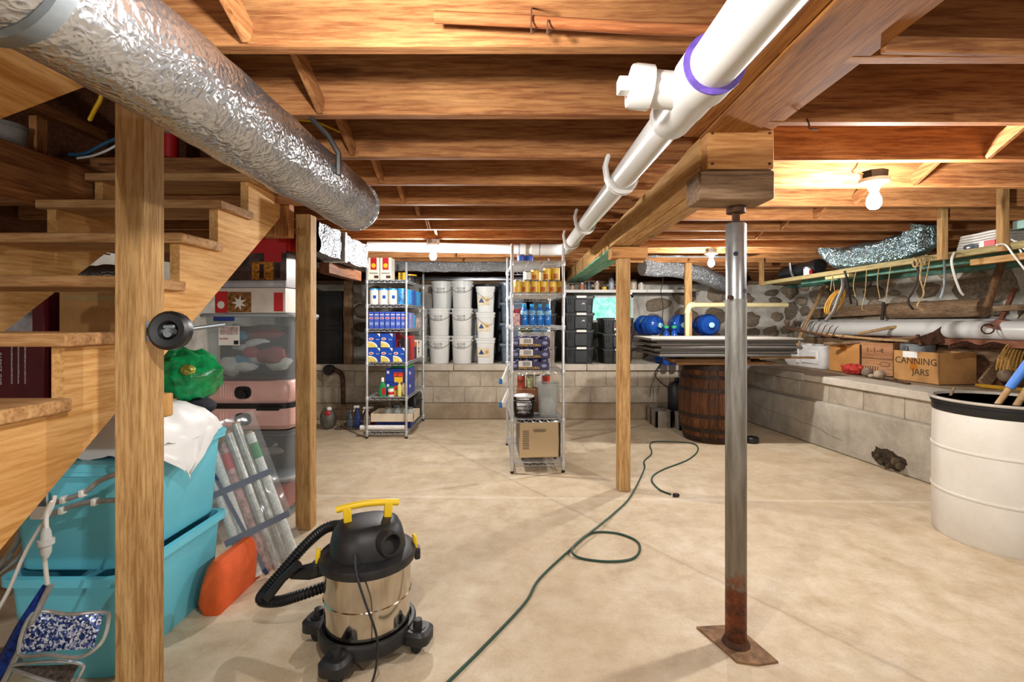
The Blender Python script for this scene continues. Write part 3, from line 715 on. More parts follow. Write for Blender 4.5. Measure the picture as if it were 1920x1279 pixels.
# white bag draped over the upper tote
def sheet(u, w_):
    x = -1.74+.40*u; y = 1.72+.46*w_; e = min(u, 1-u, w_, 1-w_)*4
    z = .766+.15*min(1, e)**.6+.022*noise.noise(Vector((x*9, y*9, 1)))+.012*noise.noise(Vector((x*24, y*24, 4)))
    return (x, y, z)
wb = Thing('white_bag', 'crumpled white bag draped over the upper turquoise tote', 'bag', (-1.55, 1.95, .766))
m = MB().grid(sheet, 26, 26)
wb.wp('bag_body', m, plain('white_film', '#e4e4e2', .45, var=.04, bump=.15, bs=14))
m = MB().grid(lambda u, w_: (-1.35+.045*math.sin(w_*1.5)+.01*noise.noise(Vector((u*5, w_*5, 2))), 1.72+.03*w_+(.46-.06*w_)*u*(1-.0*w_) if w_ < .01 else 1.72+.46*(u*(1-w_)+.42*w_), .785-.17*w_*(1-abs(u-.45)*.35)+.008*math.sin(u*17)), 18, 8)
wb.wp('hanging_flap', m, plain('white_film', '#e4e4e2', .45))
# green glitter mesh bag
gb = Thing('green_mesh_bag', 'shiny green mesh bag of ornaments on the white bag', 'bag', (-1.50, 2.28, .80))
off = Vector((3, 7, 1))
gb.wp('mesh_bag', MB().sphere((-1.52, 2.22, 1.00), (.13, .12, .115), 26, 16, wob=lambda d: .28*noise.noise(d*2.2+off)+.10*noise.noise(d*6+off)), plain('green_cellophane', '#0e8a4c', .22, var=.35, vs=24, bump=.5, bs=40))
gb.wp('gathered_neck', MB().tube(smooth([(-1.58, 2.22, 1.07), (-1.60, 2.2, 1.12), (-1.64, 2.2, 1.15)], 4), [.07, .065, .06, .05, .04, .035, .03, .028, .02], 12), plain('green_cellophane', '#0e8a4c', .22))
gb.wp('gold_ornament', MB().sphere((-1.455, 2.118, 1.03), (.035, .02, .025), 12, 8), plain('gold_glitter', '#a9a84a', .35, .5, var=.5, vs=80))
gb.wp('resting_fold', MB().sphere((-1.53, 2.26, .845), (.10, .09, .05), 14, 8), plain('dark_cloth', '#20202a', .9))
# ================================================================= stack behind: red-lid tote, clear totes, suitcase, gift boxes
SX0, SX1, SY0 = -1.985, -1.405, 2.97
scx = (SX0+SX1)/2
CLR = clear('clear_bin_plastic', '#f0f4f5', .11, .18)
def heap(T, w, d, h, cols, seed, z0=.01, n=9):
    r = random.Random(seed)
    for i in range(n):
        o = Vector((r.uniform(0, 40), r.uniform(0, 40), 2)); sx = r.uniform(.16, .30)*w; sz = r.uniform(.10, .2)*h
        x = r.uniform(-w/2+sx, w/2-sx); z = z0+sz+(h-2*sz-z0)*(i+.3)/n; y = r.uniform(-d*.42+sx*.6, d*.1)
        y = -d/2+sx*.55+.012+r.uniform(0, .05)
        c = r.choice(cols)
        T.part('folded_garment', MB().sphere((x, y, z), (sx, sx*.55, sz), 14, 9, wob=lambda q: .22*noise.noise(q*2.3+o)), plain('cloth_'+c[1:], c, .9, var=.18, bump=.3, bs=50))
    T.part('packed_clothes', MB().box(-w/2+.01, -d/2+.09, z0, w/2-.01, d/2-.02, h*.93, .03), plain('cloth_dark', '#23262e', .95, var=.3))
T = Thing('storage_tote', 'clear plastic tote with orange-red contents standing on the floor', 'storage bin', (scx, SY0+.22, 0), 0); tote(T, .56, .42, .265, CLR, clear('frosted_lid', '#cfd3d4', .5, .35), taper=.9)
T.part('red_contents', MB().box(-.22, -.165, .01, .22, .16, .22, .05), plain('red_orange_fabric', '#c8452e', .8, var=.2))
T = Thing('storage_tote', 'clear plastic tote with black clothes under the pink suitcase', 'storage bin', (scx, SY0+.22, .276), 0); tote(T, .57, .42, .29, CLR, None, taper=.9)
heap(T, .46, .34, .26, ['#1c202a', '#23262c', '#8a8178', '#a09a92'], 4)
# suitcase lying flat
PK = plain('pink_shell', '#e2b6ae', .35, var=.05); sc_ = Thing('suitcase', 'pink hard-shell suitcase lying flat on clear tote', 'suitcase', (scx-.005, SY0+.22, .5685), 0)
for z0, z1 in ((0, .133), (.165, .302)):
    sh = sc_.part('shell', MB().loft([rrect(.54, .38, .06, z0+.02 if z0 == 0 else z0), rrect(.58, .42, .07, z0+.03), rrect(.58, .42, .07, z1-.03), rrect(.54, .38, .06, z1)] if z0 else [rrect(.52, .36, .06, 0), rrect(.58, .42, .07, .03), rrect(.58, .42, .07, z1)]), PK)
    for k in range(7):
        x = -.15+k*.017; sc_.part('rib', MB().box(x, -.213, z0+.02, x+.008, -.205, z1-.02, .002), PK, sh)
sc_.part('zipper_band', MB().loft([rrect(.57, .41, .07, .133), rrect(.57, .41, .07, .165)]), BLACK)
sc_.part('side_handle', MB().box(.08, -.225, .125, .22, -.205, .148, .004), BLACK)
for z in (.07, .235):
    w_ = sc_.part('wheel_housing', MB().loft([[Vector((p.x, -.218+.02*(k), p.y)) for p in rrect(.10, .075, .03, 0, cx=-.005, cy=z)] for k in (0, 1)]), BLACK)
    sc_.part('wheel', MB().cyl((-.0, -.243, z-.01), (.0, -.218, z-.01), .026, n=18).cyl((.0, -.248, z-.01), (.0, -.242, z-.01), .012), BLACK, w_)
# upper clear tote with clothes
T = Thing('storage_tote', 'large clear tote of folded clothes on the pink suitcase', 'storage bin', (scx, SY0+.22, .873), 0); tote(T, .585, .43, .41, CLR, clear('grey_clear_lid', '#c5cbd0', .6, .3), taper=.93)
heap(T, .51, .36, .36, ['#1d2330', '#e4e2dc', '#2a2d36', '#8c3b3a', '#4d9fc4', '#5a4a45', '#d8d4cc', '#b9474c'], 9, n=14)
T.part('latch', MB().box(-.19, -.222, .37, -.06, -.210, .398, .005), plain('blue_latch', '#1f3f8f', .4))
lb = T.part('product_label', MB().box(-.165, -.206, .22, -.035, -.2045, .34), PAPER)
T.part('label_print', MB().box(-.155, -.2075, .285, -.045, -.206, .335), plain('pale_picture', '#c7b3b0', .5, var=.4, vs=40), lb); text(T.o, 'Sterilite', (-.13, -.2085, .262), .018, RED)
T.part('barcode', MB().box(-.07, -.2075, .226, -.042, -.206, .25), INK, lb)
# gift boxes (no printed figures)
T = Thing('decoration_box', 'flat white and red box of lit tree toppers on clear tote', 'box', (scx+.03, SY0+.21, 1.293), math.radians(-3))
T.part('carton', MB().box(-.21, -.2, 0, .235, .2, .155, .003), plain('cream_print', '#d9cfc4', .5, var=.1))
T.part('red_end', MB().box(-.209, -.203, .002, -.13, -.2, .133), RED); T.part('red_stripe', MB().box(.165, -.203, .01, .222, -.2, .125), RED)
T.part('warm_photo', MB().box(-.13, -.2025, .005, .02, -.2, .13), plain('warm_light_photo', '#8a5a20', .5, var=.7, vs=45))
T.part('white_emblem', MB().cyl((-.17, -.205, .05), (-.17, -.2, .05), .024, n=8), PAPER); T.part('white_spray', MB().prism([(-.055+(.05 if i % 2 else .018)*math.cos(i*PI/7), .062+(.048 if i % 2 else .02)*math.sin(i*PI/7)) for i in range(14)], 'xz', -.2045, -.2), PAPER)
T = Thing('decoration_box', 'tall red box with lit porch picture on top of stack', 'box', (scx+.065, SY0+.21, 1.4495), math.radians(-4))
T.part('carton', MB().box(-.23, -.18, 0, .20, .18, .345, .003), plain('night_photo', '#5a4440', .45, var=.5, vs=14))
T.part('red_top', MB().box(-.21, -.183, .215, .20, -.18, .343), RED); T.part('red_side', MB().box(.20, -.18, .23, .203, .1, .343), RED)
T.part('red_panel', MB().box(.06, -.1835, .16, .17, -.18, .22), RED)
T.part('snow_strip', MB().box(-.21, -.1832, .002, .20, -.18, .045), plain('snow_print', '#b9b9be', .6, var=.15))
T.part('lit_porch', MB().box(-.02, -.1834, .05, .12, -.18, .16), plain('lit_porch_print', '#b8791f', .5, var=.75, vs=60))
T.part('porch_door', MB().box(.03, -.1845, .055, .058, -.183, .145), plain('door_print', '#2a1712', .6)); T.part('window_print', MB().box(.13, -.1845, .06, .16, -.183, .15), plain('door_print', '#2a1712', .6))
text(T.o, '10', (.10, -.1845, .025), .04, PAPER); text(T.o, '$39', (.16, -.1845, .325), .022, PAPER)
# gift wrap rolls
GW = Thing('wrap_organizer', 'clear zip bag with blue straps around gift wrap rolls', 'storage bag', (-1.22, 2.38, 0))
b0 = Vector((-1.205, 2.36, .03)); t0 = Vector((-1.50, 2.42, .72)); ax = (t0-b0).normalized(); side = Vector((.62, .52, .28)); side = (side-ax*side.dot(ax)).normalized(); nrm = ax.cross(side).normalized()
if nrm.y > 0: nrm = -nrm
GR = [plain('wrap_silver', '#c2bfb8', .3, .4, var=.25, vs=40), plain('wrap_white_grid', '#e1e2de', .45, var=.18, vs=70), plain('wrap_red_white', '#c08f8a', .45, var=.5, vs=30)]
wl = ['white patterned gift wrap roll at left edge of the bundle', 'white grid gift wrap roll, second from left in bundle', 'red and white gift wrap roll in bundle centre', 'silver gift wrap roll, third from right in bundle', 'silver foil gift wrap roll beside the clear tote', 'white grid gift wrap roll at right edge of bundle']
for i in range(6):
    c0 = b0+side*((i-2.5)*.043)+nrm*(.004*(i % 2)); L = .70+.04*math.sin(i*2.1)
    c0 = Vector((c0.x, c0.y, max(c0.z, .026)))
    T = Thing('gift_wrap_roll', wl[i], 'gift wrap', c0, 0, 'gift wrap rolls')
    T.part('paper', MB().tube([(0, 0, 0), ax*L], .0205, 14), GR[(1, 1, 2, 0, 0, 1)[i]])
    T.part('core', MB().tube([ax*L, ax*(L+.012)], .014, 12), CARD)
    if i in (2, 5): T.part('label_band', MB().tube([ax*(L*.8), ax*(L*.92)], .0212, 14), GREENP if i == 5 else RED)
for f in (.30, .62):
    q = b0+ax*(.72*f/.62*.62)
    GW.wp('strap', MB().beam(q-side*.145-nrm*-.028, q+side*.145-nrm*-.028, .004, .03, 0, up=ax), plain('navy_strap', '#17325f', .7))
GW.wp('strap', MB().beam(b0-side*.03+nrm*.030, b0-side*.1+ax*.6+nrm*.030, .004, .016, 0, up=side), plain('navy_strap', '#17325f', .7))
def film(u, w_):
    p = b0+ax*(.03+.74*w_)+side*((u-.5)*.31)+nrm*(.034+.006*noise.noise(Vector((u*6, w_*9, 2))))
    return (p.x, p.y, max(p.z, .004))
GW.wp('clear_film', MB().grid(film, 14, 22), clear('thin_clear_film', '#eef2f2', .16, .08))
def lump(name, label, cat, c, r, mat, seed, a=.2, nu=18, nv=12, flat=None):
    o = Vector((seed*3.1, seed*1.7, seed)); m = MB().sphere((0, 0, 0), r, nu, nv, wob=lambda d: a*noise.noise(d*1.8+o)+a*.35*noise.noise(d*5+o))
    zz = -r[2]*.8; m.v = [(x, y, max(z, zz)) for x, y, z in m.v]
    return solo(name, label, cat, m, mat, (c[0], c[1], c[2]-zz))
ob = [[Vector((p.x+.01*noise.noise(Vector((p.x*20, p.y*20, z*9))), p.y, z)) for p in rrect(w_, d_, .03, z, 4, -1.31, 2.21)] for w_, d_, z in ((.09, .34, .0), (.11, .36, .05), (.10, .34, .12), (.07, .30, .18), (.03, .25, .21))]
wsolo('orange_bag', 'orange fabric bag on the floor beside lower turquoise tote', 'bag', MB().loft(ob), plain('orange_fabric', '#d4571c', .75, var=.15, bump=.3))
# ================================================================= tinsel decoration and cords by the stairs
tn = NT('sparkle_tinsel'); vv = tn.n('ShaderNodeTexVoronoi'); vv.inputs['Scale'].default_value = 190; tn.l(tn.coord((1, 1, 1), False), vv.inputs['Vector']); sq_ = tn.n('ShaderNodeSeparateColor'); tn.l(vv.outputs['Color'], sq_.inputs[0])
tn.set(Base_Color=tn.ramp(sq_.outputs[0], [(.25, S('#122a66')), (.5, S('#4a68ac')), (.75, S('#dfe6f2'))]), Roughness=.3, Metallic=.4); TINSEL = tn.m  # sparkle painted in: random cells range from navy to near white
TC = Thing('tinsel_decoration', 'wire-frame decoration with blue and silver tinsel panel at lower left', 'decoration', (-1.35, 1.5, 0))
WT_ = plain('clear_rope_light', '#b9bcba', .22, .6, var=.15, vs=40)
bar = [P(95, 1097, 1.42), P(60, 1170, 1.42), P(20, 1250, 1.42), P(-15, 1320, 1.42)]
TC.wp('frame_bar', MB().tube(bar, .0085, 8), WT_)
TC.wp('blue_tinsel_edge', MB().tube([p+Vector((-.028, .01, -.008)) for p in bar], [.006, .022, .026, .02], 8), plain('blue_tinsel', '#143a9a', .3, .6, var=.6, vs=70, bump=.8))
cor = [P(62, 1150, 1.42), P(130, 1152, 1.44), P(196, 1148, 1.46), P(203, 1165, 1.44), P(190, 1205, 1.42), P(150, 1232, 1.40), P(90, 1228, 1.39), P(36, 1225, 1.40)]
TC.wp('panel_frame', MB().tube(smooth(cor, 5, True), .0055, 8, True), WT_)
TC.wp('tinsel_panel', MB().grid(lambda u, w_: tuple((cor[0].lerp(cor[2], u)).lerp(cor[7].lerp(cor[4].lerp(cor[5], .4), u), w_)+Vector((0, .004*noise.noise(Vector((u*40, w_*40, 0))), .006*noise.noise(Vector((u*50, w_*50, 5)))))), 34, 22), TINSEL)
cor2 = [P(20, 1250, 1.40), P(90, 1240, 1.40), P(150, 1245, 1.42), P(152, 1262, 1.41), P(128, 1285, 1.40), P(60, 1268, 1.39)]
TC.wp('lower_frame', MB().tube(smooth(cor2, 5, True), .005, 8, True), WT_)
TC.wp('dark_net', MB().grid(lambda u, w_: tuple(cor2[0].lerp(cor2[2], u).lerp(cor2[5].lerp(cor2[4], u), w_)), 20, 6), plain('dark_net', '#4b423b', .6, var=.7, vs=120))
TC.wp('stand', MB().tube([P(-15, 1320, 1.42), F(-60, 1400)], .009, 6).tube([P(128, 1285, 1.40), Vector((P(128, 1285, 1.4).x, 1.40, 0))], .006, 6), WT_)
lc = Thing('light_cord', 'white cord with clear connector hanging from the stringer', 'cord', (-1.37, 1.40, .6))
lc.wp('cord', MB().tube(smooth([P(98, 940, 1.40), P(87, 965, 1.40), P(88, 1010, 1.40), P(84, 1045, 1.41), P(89, 1096, 1.42)], 5), .0055, 7), WHITE)
lc.wp('connector', MB().lathe([(.007, -.045), (.013, -.03), (.014, -.008), (.020, -.006), (.020, .008), (.014, .01), (.012, .03), (.007, .045)], 14, P(86, 1017, 1.40)), plain('clear_connector', '#b9bcba', .2))
lc.wp('second_cord', MB().tube(smooth([P(103, 930, 1.41), P(92, 962, 1.41), P(50, 1030, 1.42), P(15, 1110, 1.43), P(-20, 1170, 1.43)], 5), .005, 6), WHITE)
rl = Thing('rope_light', 'bent rope light frame against the front of turquoise tote', 'decoration', (-1.55, 1.6, .75))
rl.wp('upper_tube', MB().tube(smooth([P(105, 942, 1.60), P(155, 925, 1.60), P(190, 900, 1.60), P(235, 885, 1.60)], 5), .009, 8), WT_)
rl.wp('lower_tube', MB().tube(smooth([P(95, 965, 1.60), P(150, 945, 1.60), P(215, 938, 1.60), P(250, 940, 1.60)], 5), .009, 8), WT_)
for i, (x, y) in enumerate(((120, 937), (155, 925), (117, 957), (178, 941))): rl.wp('clip', MB().cbox(P(x, y, 1.597), (.016, .022, .024), None, .003), WHITE)
rl.wp('coil', MB().tube(smooth([P(50, 970, 1.7), P(30, 1020, 1.7), P(0, 1060, 1.7), P(-40, 1090, 1.7)], 5), .01, 8).tube(smooth([P(60, 985, 1.72), P(38, 1040, 1.72), P(5, 1070, 1.72), P(-30, 1100, 1.72)], 5), .01, 8), WT_)
# ================================================================= boxes behind the treads, items over the stairs
T = Thing('carton', 'plain cardboard carton under the stairs at the bottom of a stack', 'box', (-2.6, 2.75, 0)); T.part('carton_body', MB().box(-.30, -.2, 0, .62, .25, .82, .004), CARD)
T = Thing('decoration_box', 'maroon shiny box with window standing behind the stair treads', 'box', (-2.72, 2.62, .822))
MAR = plain('maroon_print', '#5d1620', .35, var=.12); T.part('carton_body', MB().box(-.25, -.06, 0, .20, .30, .58, .004), MAR)
T.part('window_print', MB().box(-.25, -.063, .30, .14, -.06, .52), plain('grey_window_print', '#a8a3a6', .3, var=.45, vs=8)); text(T.o, 'SKU 236616', (-.03, -.0635, .17), .034, PAPER, rot=(PI/2, -PI/2, 0))
for k in range(3): T.part('print_line', MB().box(.03+k*.035, -.0635, .09, .036+k*.035, -.06, .31), plain('pale_print', '#b9a6a6', .6, var=.9, vs=160))
T = Thing('carton', 'plain brown cardboard box behind stairs beside the maroon box', 'box', (-2.28, 2.66, .822)); T.part('carton_body', MB().box(-.18, -.08, 0, .14, .3, .58, .004), CARD)
T.part('tape', MB().box(-.16, -.082, .53, .12, -.08, .56), plain('packing_tape', '#a98a58', .3))
wsolo('foil_wrap_roll', 'crumpled foil wrap behind stair treads on brown box', 'foil', duct('f', '', [(-2.46, 2.62, 1.47), (-2.3, 2.64, 1.475), (-2.14, 2.64, 1.47)], .066, FOIL, amp=.22, k=6), FOIL)
T = Thing('paint_pail', 'grey plastic pail with lid on shelf over the stairs', 'bucket', (-2.44, 2.40-.12, 1.986)); T.part('pail_body', MB().lathe([(.075, 0), (.085, .17)], 24), plain('grey_pail', '#9b958c', .5, var=.2)); T.part('pail_lid', MB().lathe([(.09, .165), (.09, .185), (.083, .188)], 24), plain('grey_lid', '#7e7a75', .5))
T = Thing('red_can', 'red metal can with lid on header over the stairs', 'can', P(320, 255, 2.74)+Vector((0, 0, .0))); T.o.location.z = SUB+.0005
T.part('can_body', MB().lathe([(.04, 0), (.04, .13)], 18), RED); T.part('can_lid', MB().lathe([(.043, .128), (.043, .142)], 18), plain('grey_lid', '#7e7a75', .5))
def wire(name, label, pts, r, mat, k=6): return wsolo(name, label, 'cable', MB().tube(smooth(pts, k), r, 6), mat)
wire('cable', 'yellow electrical cable hanging above near post', [P(192, 140, 2.0), P(190, 180, 2.0), P(178, 205, 2.02), P(168, 225, 2.05)], .008, plain('yellow_cable', '#d8b022', .5))
wire('cable', 'blue cable sagging behind the near post', [P(130, 290, 2.5), P(160, 288, 2.5), P(195, 270, 2.5), P(230, 255, 2.5)], .009, plain('blue_cable', '#2b5f80', .5))
wire('cable', 'white cable sagging below the blue cable', [P(145, 297, 2.45), P(175, 292, 2.45), P(205, 280, 2.45), P(235, 262, 2.45)], .006, WHITE)
wire('cable', 'yellow cable along joist behind the foil duct', [P(540, 224, 1.98), P(590, 228, 1.98), P(635, 246, 1.99), P(660, 255, 2.0)], .006, plain('yellow_cable', '#d8b022', .5))
# ================================================================= wire shelving units
def wire_shelf(T, W, D, H, levels):
    for x in (-W/2, W/2):
        for y in (0, D):
            po = T.part('upright', MB().lathe([(.0125, .02), (.0125, H-.006), (.009, H)], 12, (x, y, 0)), CHROME)
            T.part('foot', MB().lathe([(.013, 0), (.015, .004), (.015, .02), (.012, .022)], 10, (x, y, 0)), BLACK, po)
    for z in levels:
        m = MB(); r = .003
        for y in (0, D):
            for zz in (z, z-.028): m.tube([(-W/2, y, zz), (W/2, y, zz)], r, 4)
            n = 12; m.tube([(-W/2+.02+(W-.04)*i/n, y, z-(.028 if i % 2 else 0)) for i in range(n+1)], .0024, 4)
        for x in (-W/2, W/2):
            for zz in (z, z-.028): m.tube([(x, 0, zz), (x, D, zz)], r, 4)
            n = 24; m.tube([(x, .02+(D-.04)*i/n, z-(.028 if i % 2 else 0)) for i in range(n+1)], .0024, 4)
        for i in range(36): y = (i+.5)*D/36; m.tube([(-W/2, y, z), (W/2, y, z)], .0017, 3)
        for x in (-W/6, W/6): m.tube([(x, 0, z-.006), (x, D, z-.006)], .003, 4)
        for x in (-W/2, W/2):
            for y in (0, D): m.lathe([(.0165, -.036), (.0185, .0), (.0165, .004)], 12, (x, y, z))
        T.part('wire_shelf', m, CHROME)
S1L = [.075, .435, .80, 1.155, 1.413, 1.672]; S1 = Vector((-1.406, 5.10, 0)); W1 = .416
T = Thing('wire_shelving', 'chrome wire shelving unit with boxed groceries, left of the pails', 'shelf', S1); wire_shelf(T, W1, .89, 1.86, S1L)
S2L = [.086, .44, .835, 1.20, 1.467, 1.73]; S2 = Vector((.145, 3.95, 0)); S2R = math.radians(4); W2 = .42
T = Thing('wire_shelving', 'chrome wire shelving unit with yellow cans in the middle', 'shelf', S2, S2R); wire_shelf(T, W2, .89, 1.87, S2L)
T.part('shelf_liner', MB().box(-.19, .03, 1.456, .19, .86, 1.459), PAPER)
WZ = .004     # things stand on the deck wires
def on1(x, y, k): return (S1.x+x, S1.y+y, S1L[k]+WZ)
def on2(x, y, k): 
    c, q = math.cos(S2R), math.sin(S2R); return (S2.x+x*c-y*q, S2.y+x*q+y*c, S2L[k]+WZ)
def carton(name, label, loc, w, d, h, mat, rz=0, cat='box', group=None, panels=(), disks=(), texts=()):
    T = Thing(name, label, cat, loc, rz, group); T.part('carton_body', MB().box(-w/2, -d/2, 0, w/2, d/2, h, .002), mat)
    for nm, x0, z0, x1, z1, m in panels: T.part(nm, MB().box(x0, -d/2-.0012, z0, x1, -d/2+.0005, z1), m)
    for nm, x, z, r, m in disks: T.part(nm, MB().cyl((x, -d/2-.002, z), (x, -d/2+.0005, z), r, n=16), m)
    for s, x, z, sz, m in texts: text(T.o, s, (x, -d/2-.0018, z), sz, m)
    return T
CREAM = plain('cream_carton', '#e9e2d0', .5, var=.04); DKB = plain('dark_brown_print', '#5a2c22', .5, var=.3, vs=30)
def canister(name, label, loc, r, h, body, lid, rz=0, cat='canister', group=None, band=None, bandm=None, lidh=.012, ring=None):
    T = Thing(name, label, cat, loc, rz, group); T.part('can_body', MB().lathe([(r*.97, 0), (r, .004), (r, h-.004), (r*.97, h)], 22), body)
    T.part('can_lid', MB().lathe([(r*1.03, h-.004), (r*1.03, h+lidh), (r*.9, h+lidh+.001)], 22), lid)
    if band: T.part('label_band', MB().lathe([(r*1.004, band[0]), (r*1.006, band[0]+.001), (r*1.006, band[1]-.001), (r*1.004, band[1])], 22, cap0=False, cap1=False), bandm)
    return T
# --- shelf 1 level F (top)
for i, x in enumerate((-.145, -.018)):
    carton('coffee_box', ['left white and red coffee box on top of wire shelving', 'right white and red coffee box on top of wire shelving'][i], on1(x, .10, 5), .118, .15, .235, CREAM, 0, group='coffee boxes',
        panels=(('red_panel', -.032, .105, .032, .233, RED), ('grey_text_block', -.045, .062, .045, .075, plain('grey_ink', '#8a8478', .6)), ('brown_picture', .005, .015, .052, .045, DKB)), disks=(('yellow_emblem', 0, .15, .024, YEL),))
T = carton('tea_tin', 'small yellow tin behind the coffee boxes', on1(.10, .30, 5), .08, .1, .10, YEL)
canister('black_tub', 'black round tub with yellow lid on top shelf', on1(.11, .56, 5), .085, .09, plain('black_print', '#1e1f1c', .4, var=.5, vs=40), YEL)
# --- level E: white/blue canisters
LB = plain('light_blue_plastic', '#2f9ad8', .35, var=.1, vs=20); CB = plain('blue_white_print', '#3b8fd0', .4, var=.6, vs=45)
for i, x in enumerate((-.155, -.055, .045)):
    T = canister('drink_mix_canister', '%s white canister with blue lid from left on second shelf' % ORD[i], on1(x, .075, 4), .048, .155, plain('cream_canister', '#e6e2d6', .4, var=.04), LB, group='white canisters')
    T.part('blue_logo', MB().box(.004, -.0495, .06, .034, -.040, .095), BLUEP); 
for i, (x, y, m) in enumerate(((.145, .075, CB), (.15, .20, LB), (.15, .33, CB), (.15, .45, BLUEP), (.15, .57, CB), (.15, .69, LB), (.15, .80, CB))):
    if i in (3, 5): carton('drink_pouch', ['', '', '', 'dark blue carton on right side of the second shelf', '', 'light blue carton at right rear of second shelf', ''][i], on1(x, y, 4), .09, .10, .17, m, PI/2, group='blue cartons')
    else: canister('drink_mix_canister', 'blue patterned canister, %s from front on right side of second shelf' % ORD[i], on1(x, y, 4), .048, .155, m, LB, group='blue canisters')
# --- level D: slim pasta boxes
SP = plain('pasta_box_side', '#3f57b4', .45, var=.05)
for i in range(7):
    T = carton('pasta_box', '%s slim blue pasta box from left on the third shelf' % ORD[i], on1(-.172+i*.057, .11, 3), .050, .16, .178, SP, group='slim pasta boxes',
        panels=(('white_strip', -.02, .142, .02, .150, PAPER), ('lower_text', -.018, .035, .018, .068, plain('pale_blue_print', '#8ea3dc', .5, var=.5, vs=160))), disks=())
    T.part('red_logo', MB().box(-.016, -.0815, .105, .016, -.0798, .117), RED); T.part('logo_border', MB().box(-.019, -.0812, .102, .019, -.0798, .12), PAPER)
carton('cracker_box', 'lilac box behind the slim pasta boxes', on1(.145, .36, 3), .10, .16, .17, plain('lilac_box', '#8f93c8', .5))
canister('drink_mix_canister', 'single light blue canister on third shelf, right side', on1(.15, .53, 3), .045, .135, LB, LB)
carton('tea_box', 'small patterned white box at rear of third shelf', on1(.15, .70, 3), .1, .14, .12, plain('mixed_print', '#b8a79a', .5, var=.5, vs=50), PI/2)
# --- level C: broad pasta boxes
PB = plain('pasta_blue', '#1c48a8', .4, var=.05); PASTA = plain('pasta_picture', '#e6cf6a', .5, var=.25, vs=60)
for i, (x, r) in enumerate(((-.140, 0), (-.008, 0), (.122, 0), (-.140, 1), (-.008, 1))):
    lo = Vector(on1(x, .10, 2)); lo.z += r*.153
    T = carton('pasta_box', ['lower left broad blue pasta box', 'lower middle broad blue pasta box', 'lower right broad blue pasta box', 'upper left broad blue pasta box', 'upper right broad blue pasta box'][i]+' with pasta picture', lo, .126, .14, .150, PB, group='broad pasta boxes')
    w_ = [(-.0625, .002), (.035, .002)]+[(-.0625+.098*math.cos(a), .002+.055*math.sin(a)) for a in [PI/2*k/6 for k in range(1, 7)]]
    T.part('white_arc', MB().prism([(-.0625, .002), (.036, .002)]+[(-.0625+.0985*math.cos(PI/2*k/7), .002+.066*math.sin(PI/2*k/7)) for k in range(1, 8)], 'xz', -.0715, -.07), PAPER)
    T.part('pasta_picture', MB().prism([(-.0625, .002), (.022, .002)]+[(-.0625+.084*math.cos(PI/2*k/7), .002+.054*math.sin(PI/2*k/7)) for k in range(1, 8)], 'xz', -.0725, -.0715), PASTA)
    T.part('logo_oval', MB().prism([(-.032+.025*math.cos(a*PI/8), .092+.014*math.sin(a*PI/8)) for a in range(16)], 'xz', -.0715, -.07), PAPER)
    T.part('red_logo', MB().prism([(-.032+.018*math.cos(a*PI/8), .092+.007*math.sin(a*PI/8)) for a in range(16)], 'xz', -.0722, -.0715), RED)
    T.part('white_corner', MB().prism([(.03, .149), (.062, .149), (.062, .112)], 'xz', -.0715, -.07), PAPER)
    T.part('small_print', MB().box(.018, -.0715, .08, .055, -.07, .09), plain('pale_blue_print', '#8ea3dc', .5))
for i, (nm, lb, x, y, w_, d_, h, m) in enumerate((('sauce_box', 'dark box with food picture behind upper pasta boxes', .135, .24, .10, .1, .24, plain('dark_food_print', '#4a3430', .5, var=.7, vs=40)), ('snack_box', 'red box behind the pasta boxes', .0, .30, .16, .1, .31, plain('deep_red_box', '#9a1a20', .45)),
        ('snack_box', 'red and white box on right side of the fourth shelf', .15, .37, .1, .12, .27, RED), ('snack_box', 'orange-topped dark box on right side of fourth shelf', .15, .50, .1, .1, .19, plain('navy_carton', '#23264a', .5)), ('flour_box', 'white box with black marks, right rear of fourth shelf', .155, .64, .10, .1, .21, CREAM), ('flour_box', 'plain pale box at rear corner of fourth shelf', .155, .78, .1, .1, .20, PAPER))):
    T = carton(nm, lb, on1(x, y, 2), w_, d_, h, m)
    if i == 3: T.part('orange_top', MB().box(-.0515, -.0515, h-.05, .0515, .0515, h+.0006), plain('orange_print', '#e07a28', .5))
    if i == 4:
        for z in (.06, .10, .17): T.part('black_mark', MB().box(.0495, -.03, z, .0515, .02, z+.018), INK)
# --- level B: snack boxes etc
for i in range(2):
    lo = Vector(on1(.085, .25, 1)); lo.z += i*.142
    T = carton('snack_box', ['lower dark blue snack carton on second-lowest shelf', 'upper dark blue snack carton on second-lowest shelf'][i], lo, .25, .30, .14, plain('snack_blue', '#1f3c95', .4, var=.06), group='snack cartons', panels=(('white_mark', -.11, .09, -.085, .12, PAPER), ('orange_picture', -.03, .0, .06, .06, YEL), ('red_picture', -.035, .055, .07, .105, plain('red_orange_print', '#d8402a', .5, var=.4, vs=40))))
    text(T.o, '100', (.1265, -.10, .09), .045, PAPER, rot=(PI/2, 0, PI/2))
T = carton('green_lid_box', 'flat green box on top of snack cartons', Vector(on1(.10, .28, 1))+Vector((0, 0, .285)), .2, .22, .03, GREENP)
T = Thing('detergent_bottle', 'green flat bottle with white cap leaning on second-lowest shelf', 'bottle', on1(-.055, .045, 1)); T.part('bottle_body', MB().loft([rrect(.075, .04, .015, 0), rrect(.078, .042, .015, .09), rrect(.05, .035, .012, .13), rrect(.028, .028, .012, .155)]), GREENP); T.part('bottle_cap', MB().lathe([(.016, .155), (.016, .19), (.008, .20)], 12), PAPER); T.part('label', MB().box(.0, -.0225, .02, .036, -.0205, .09), RED)
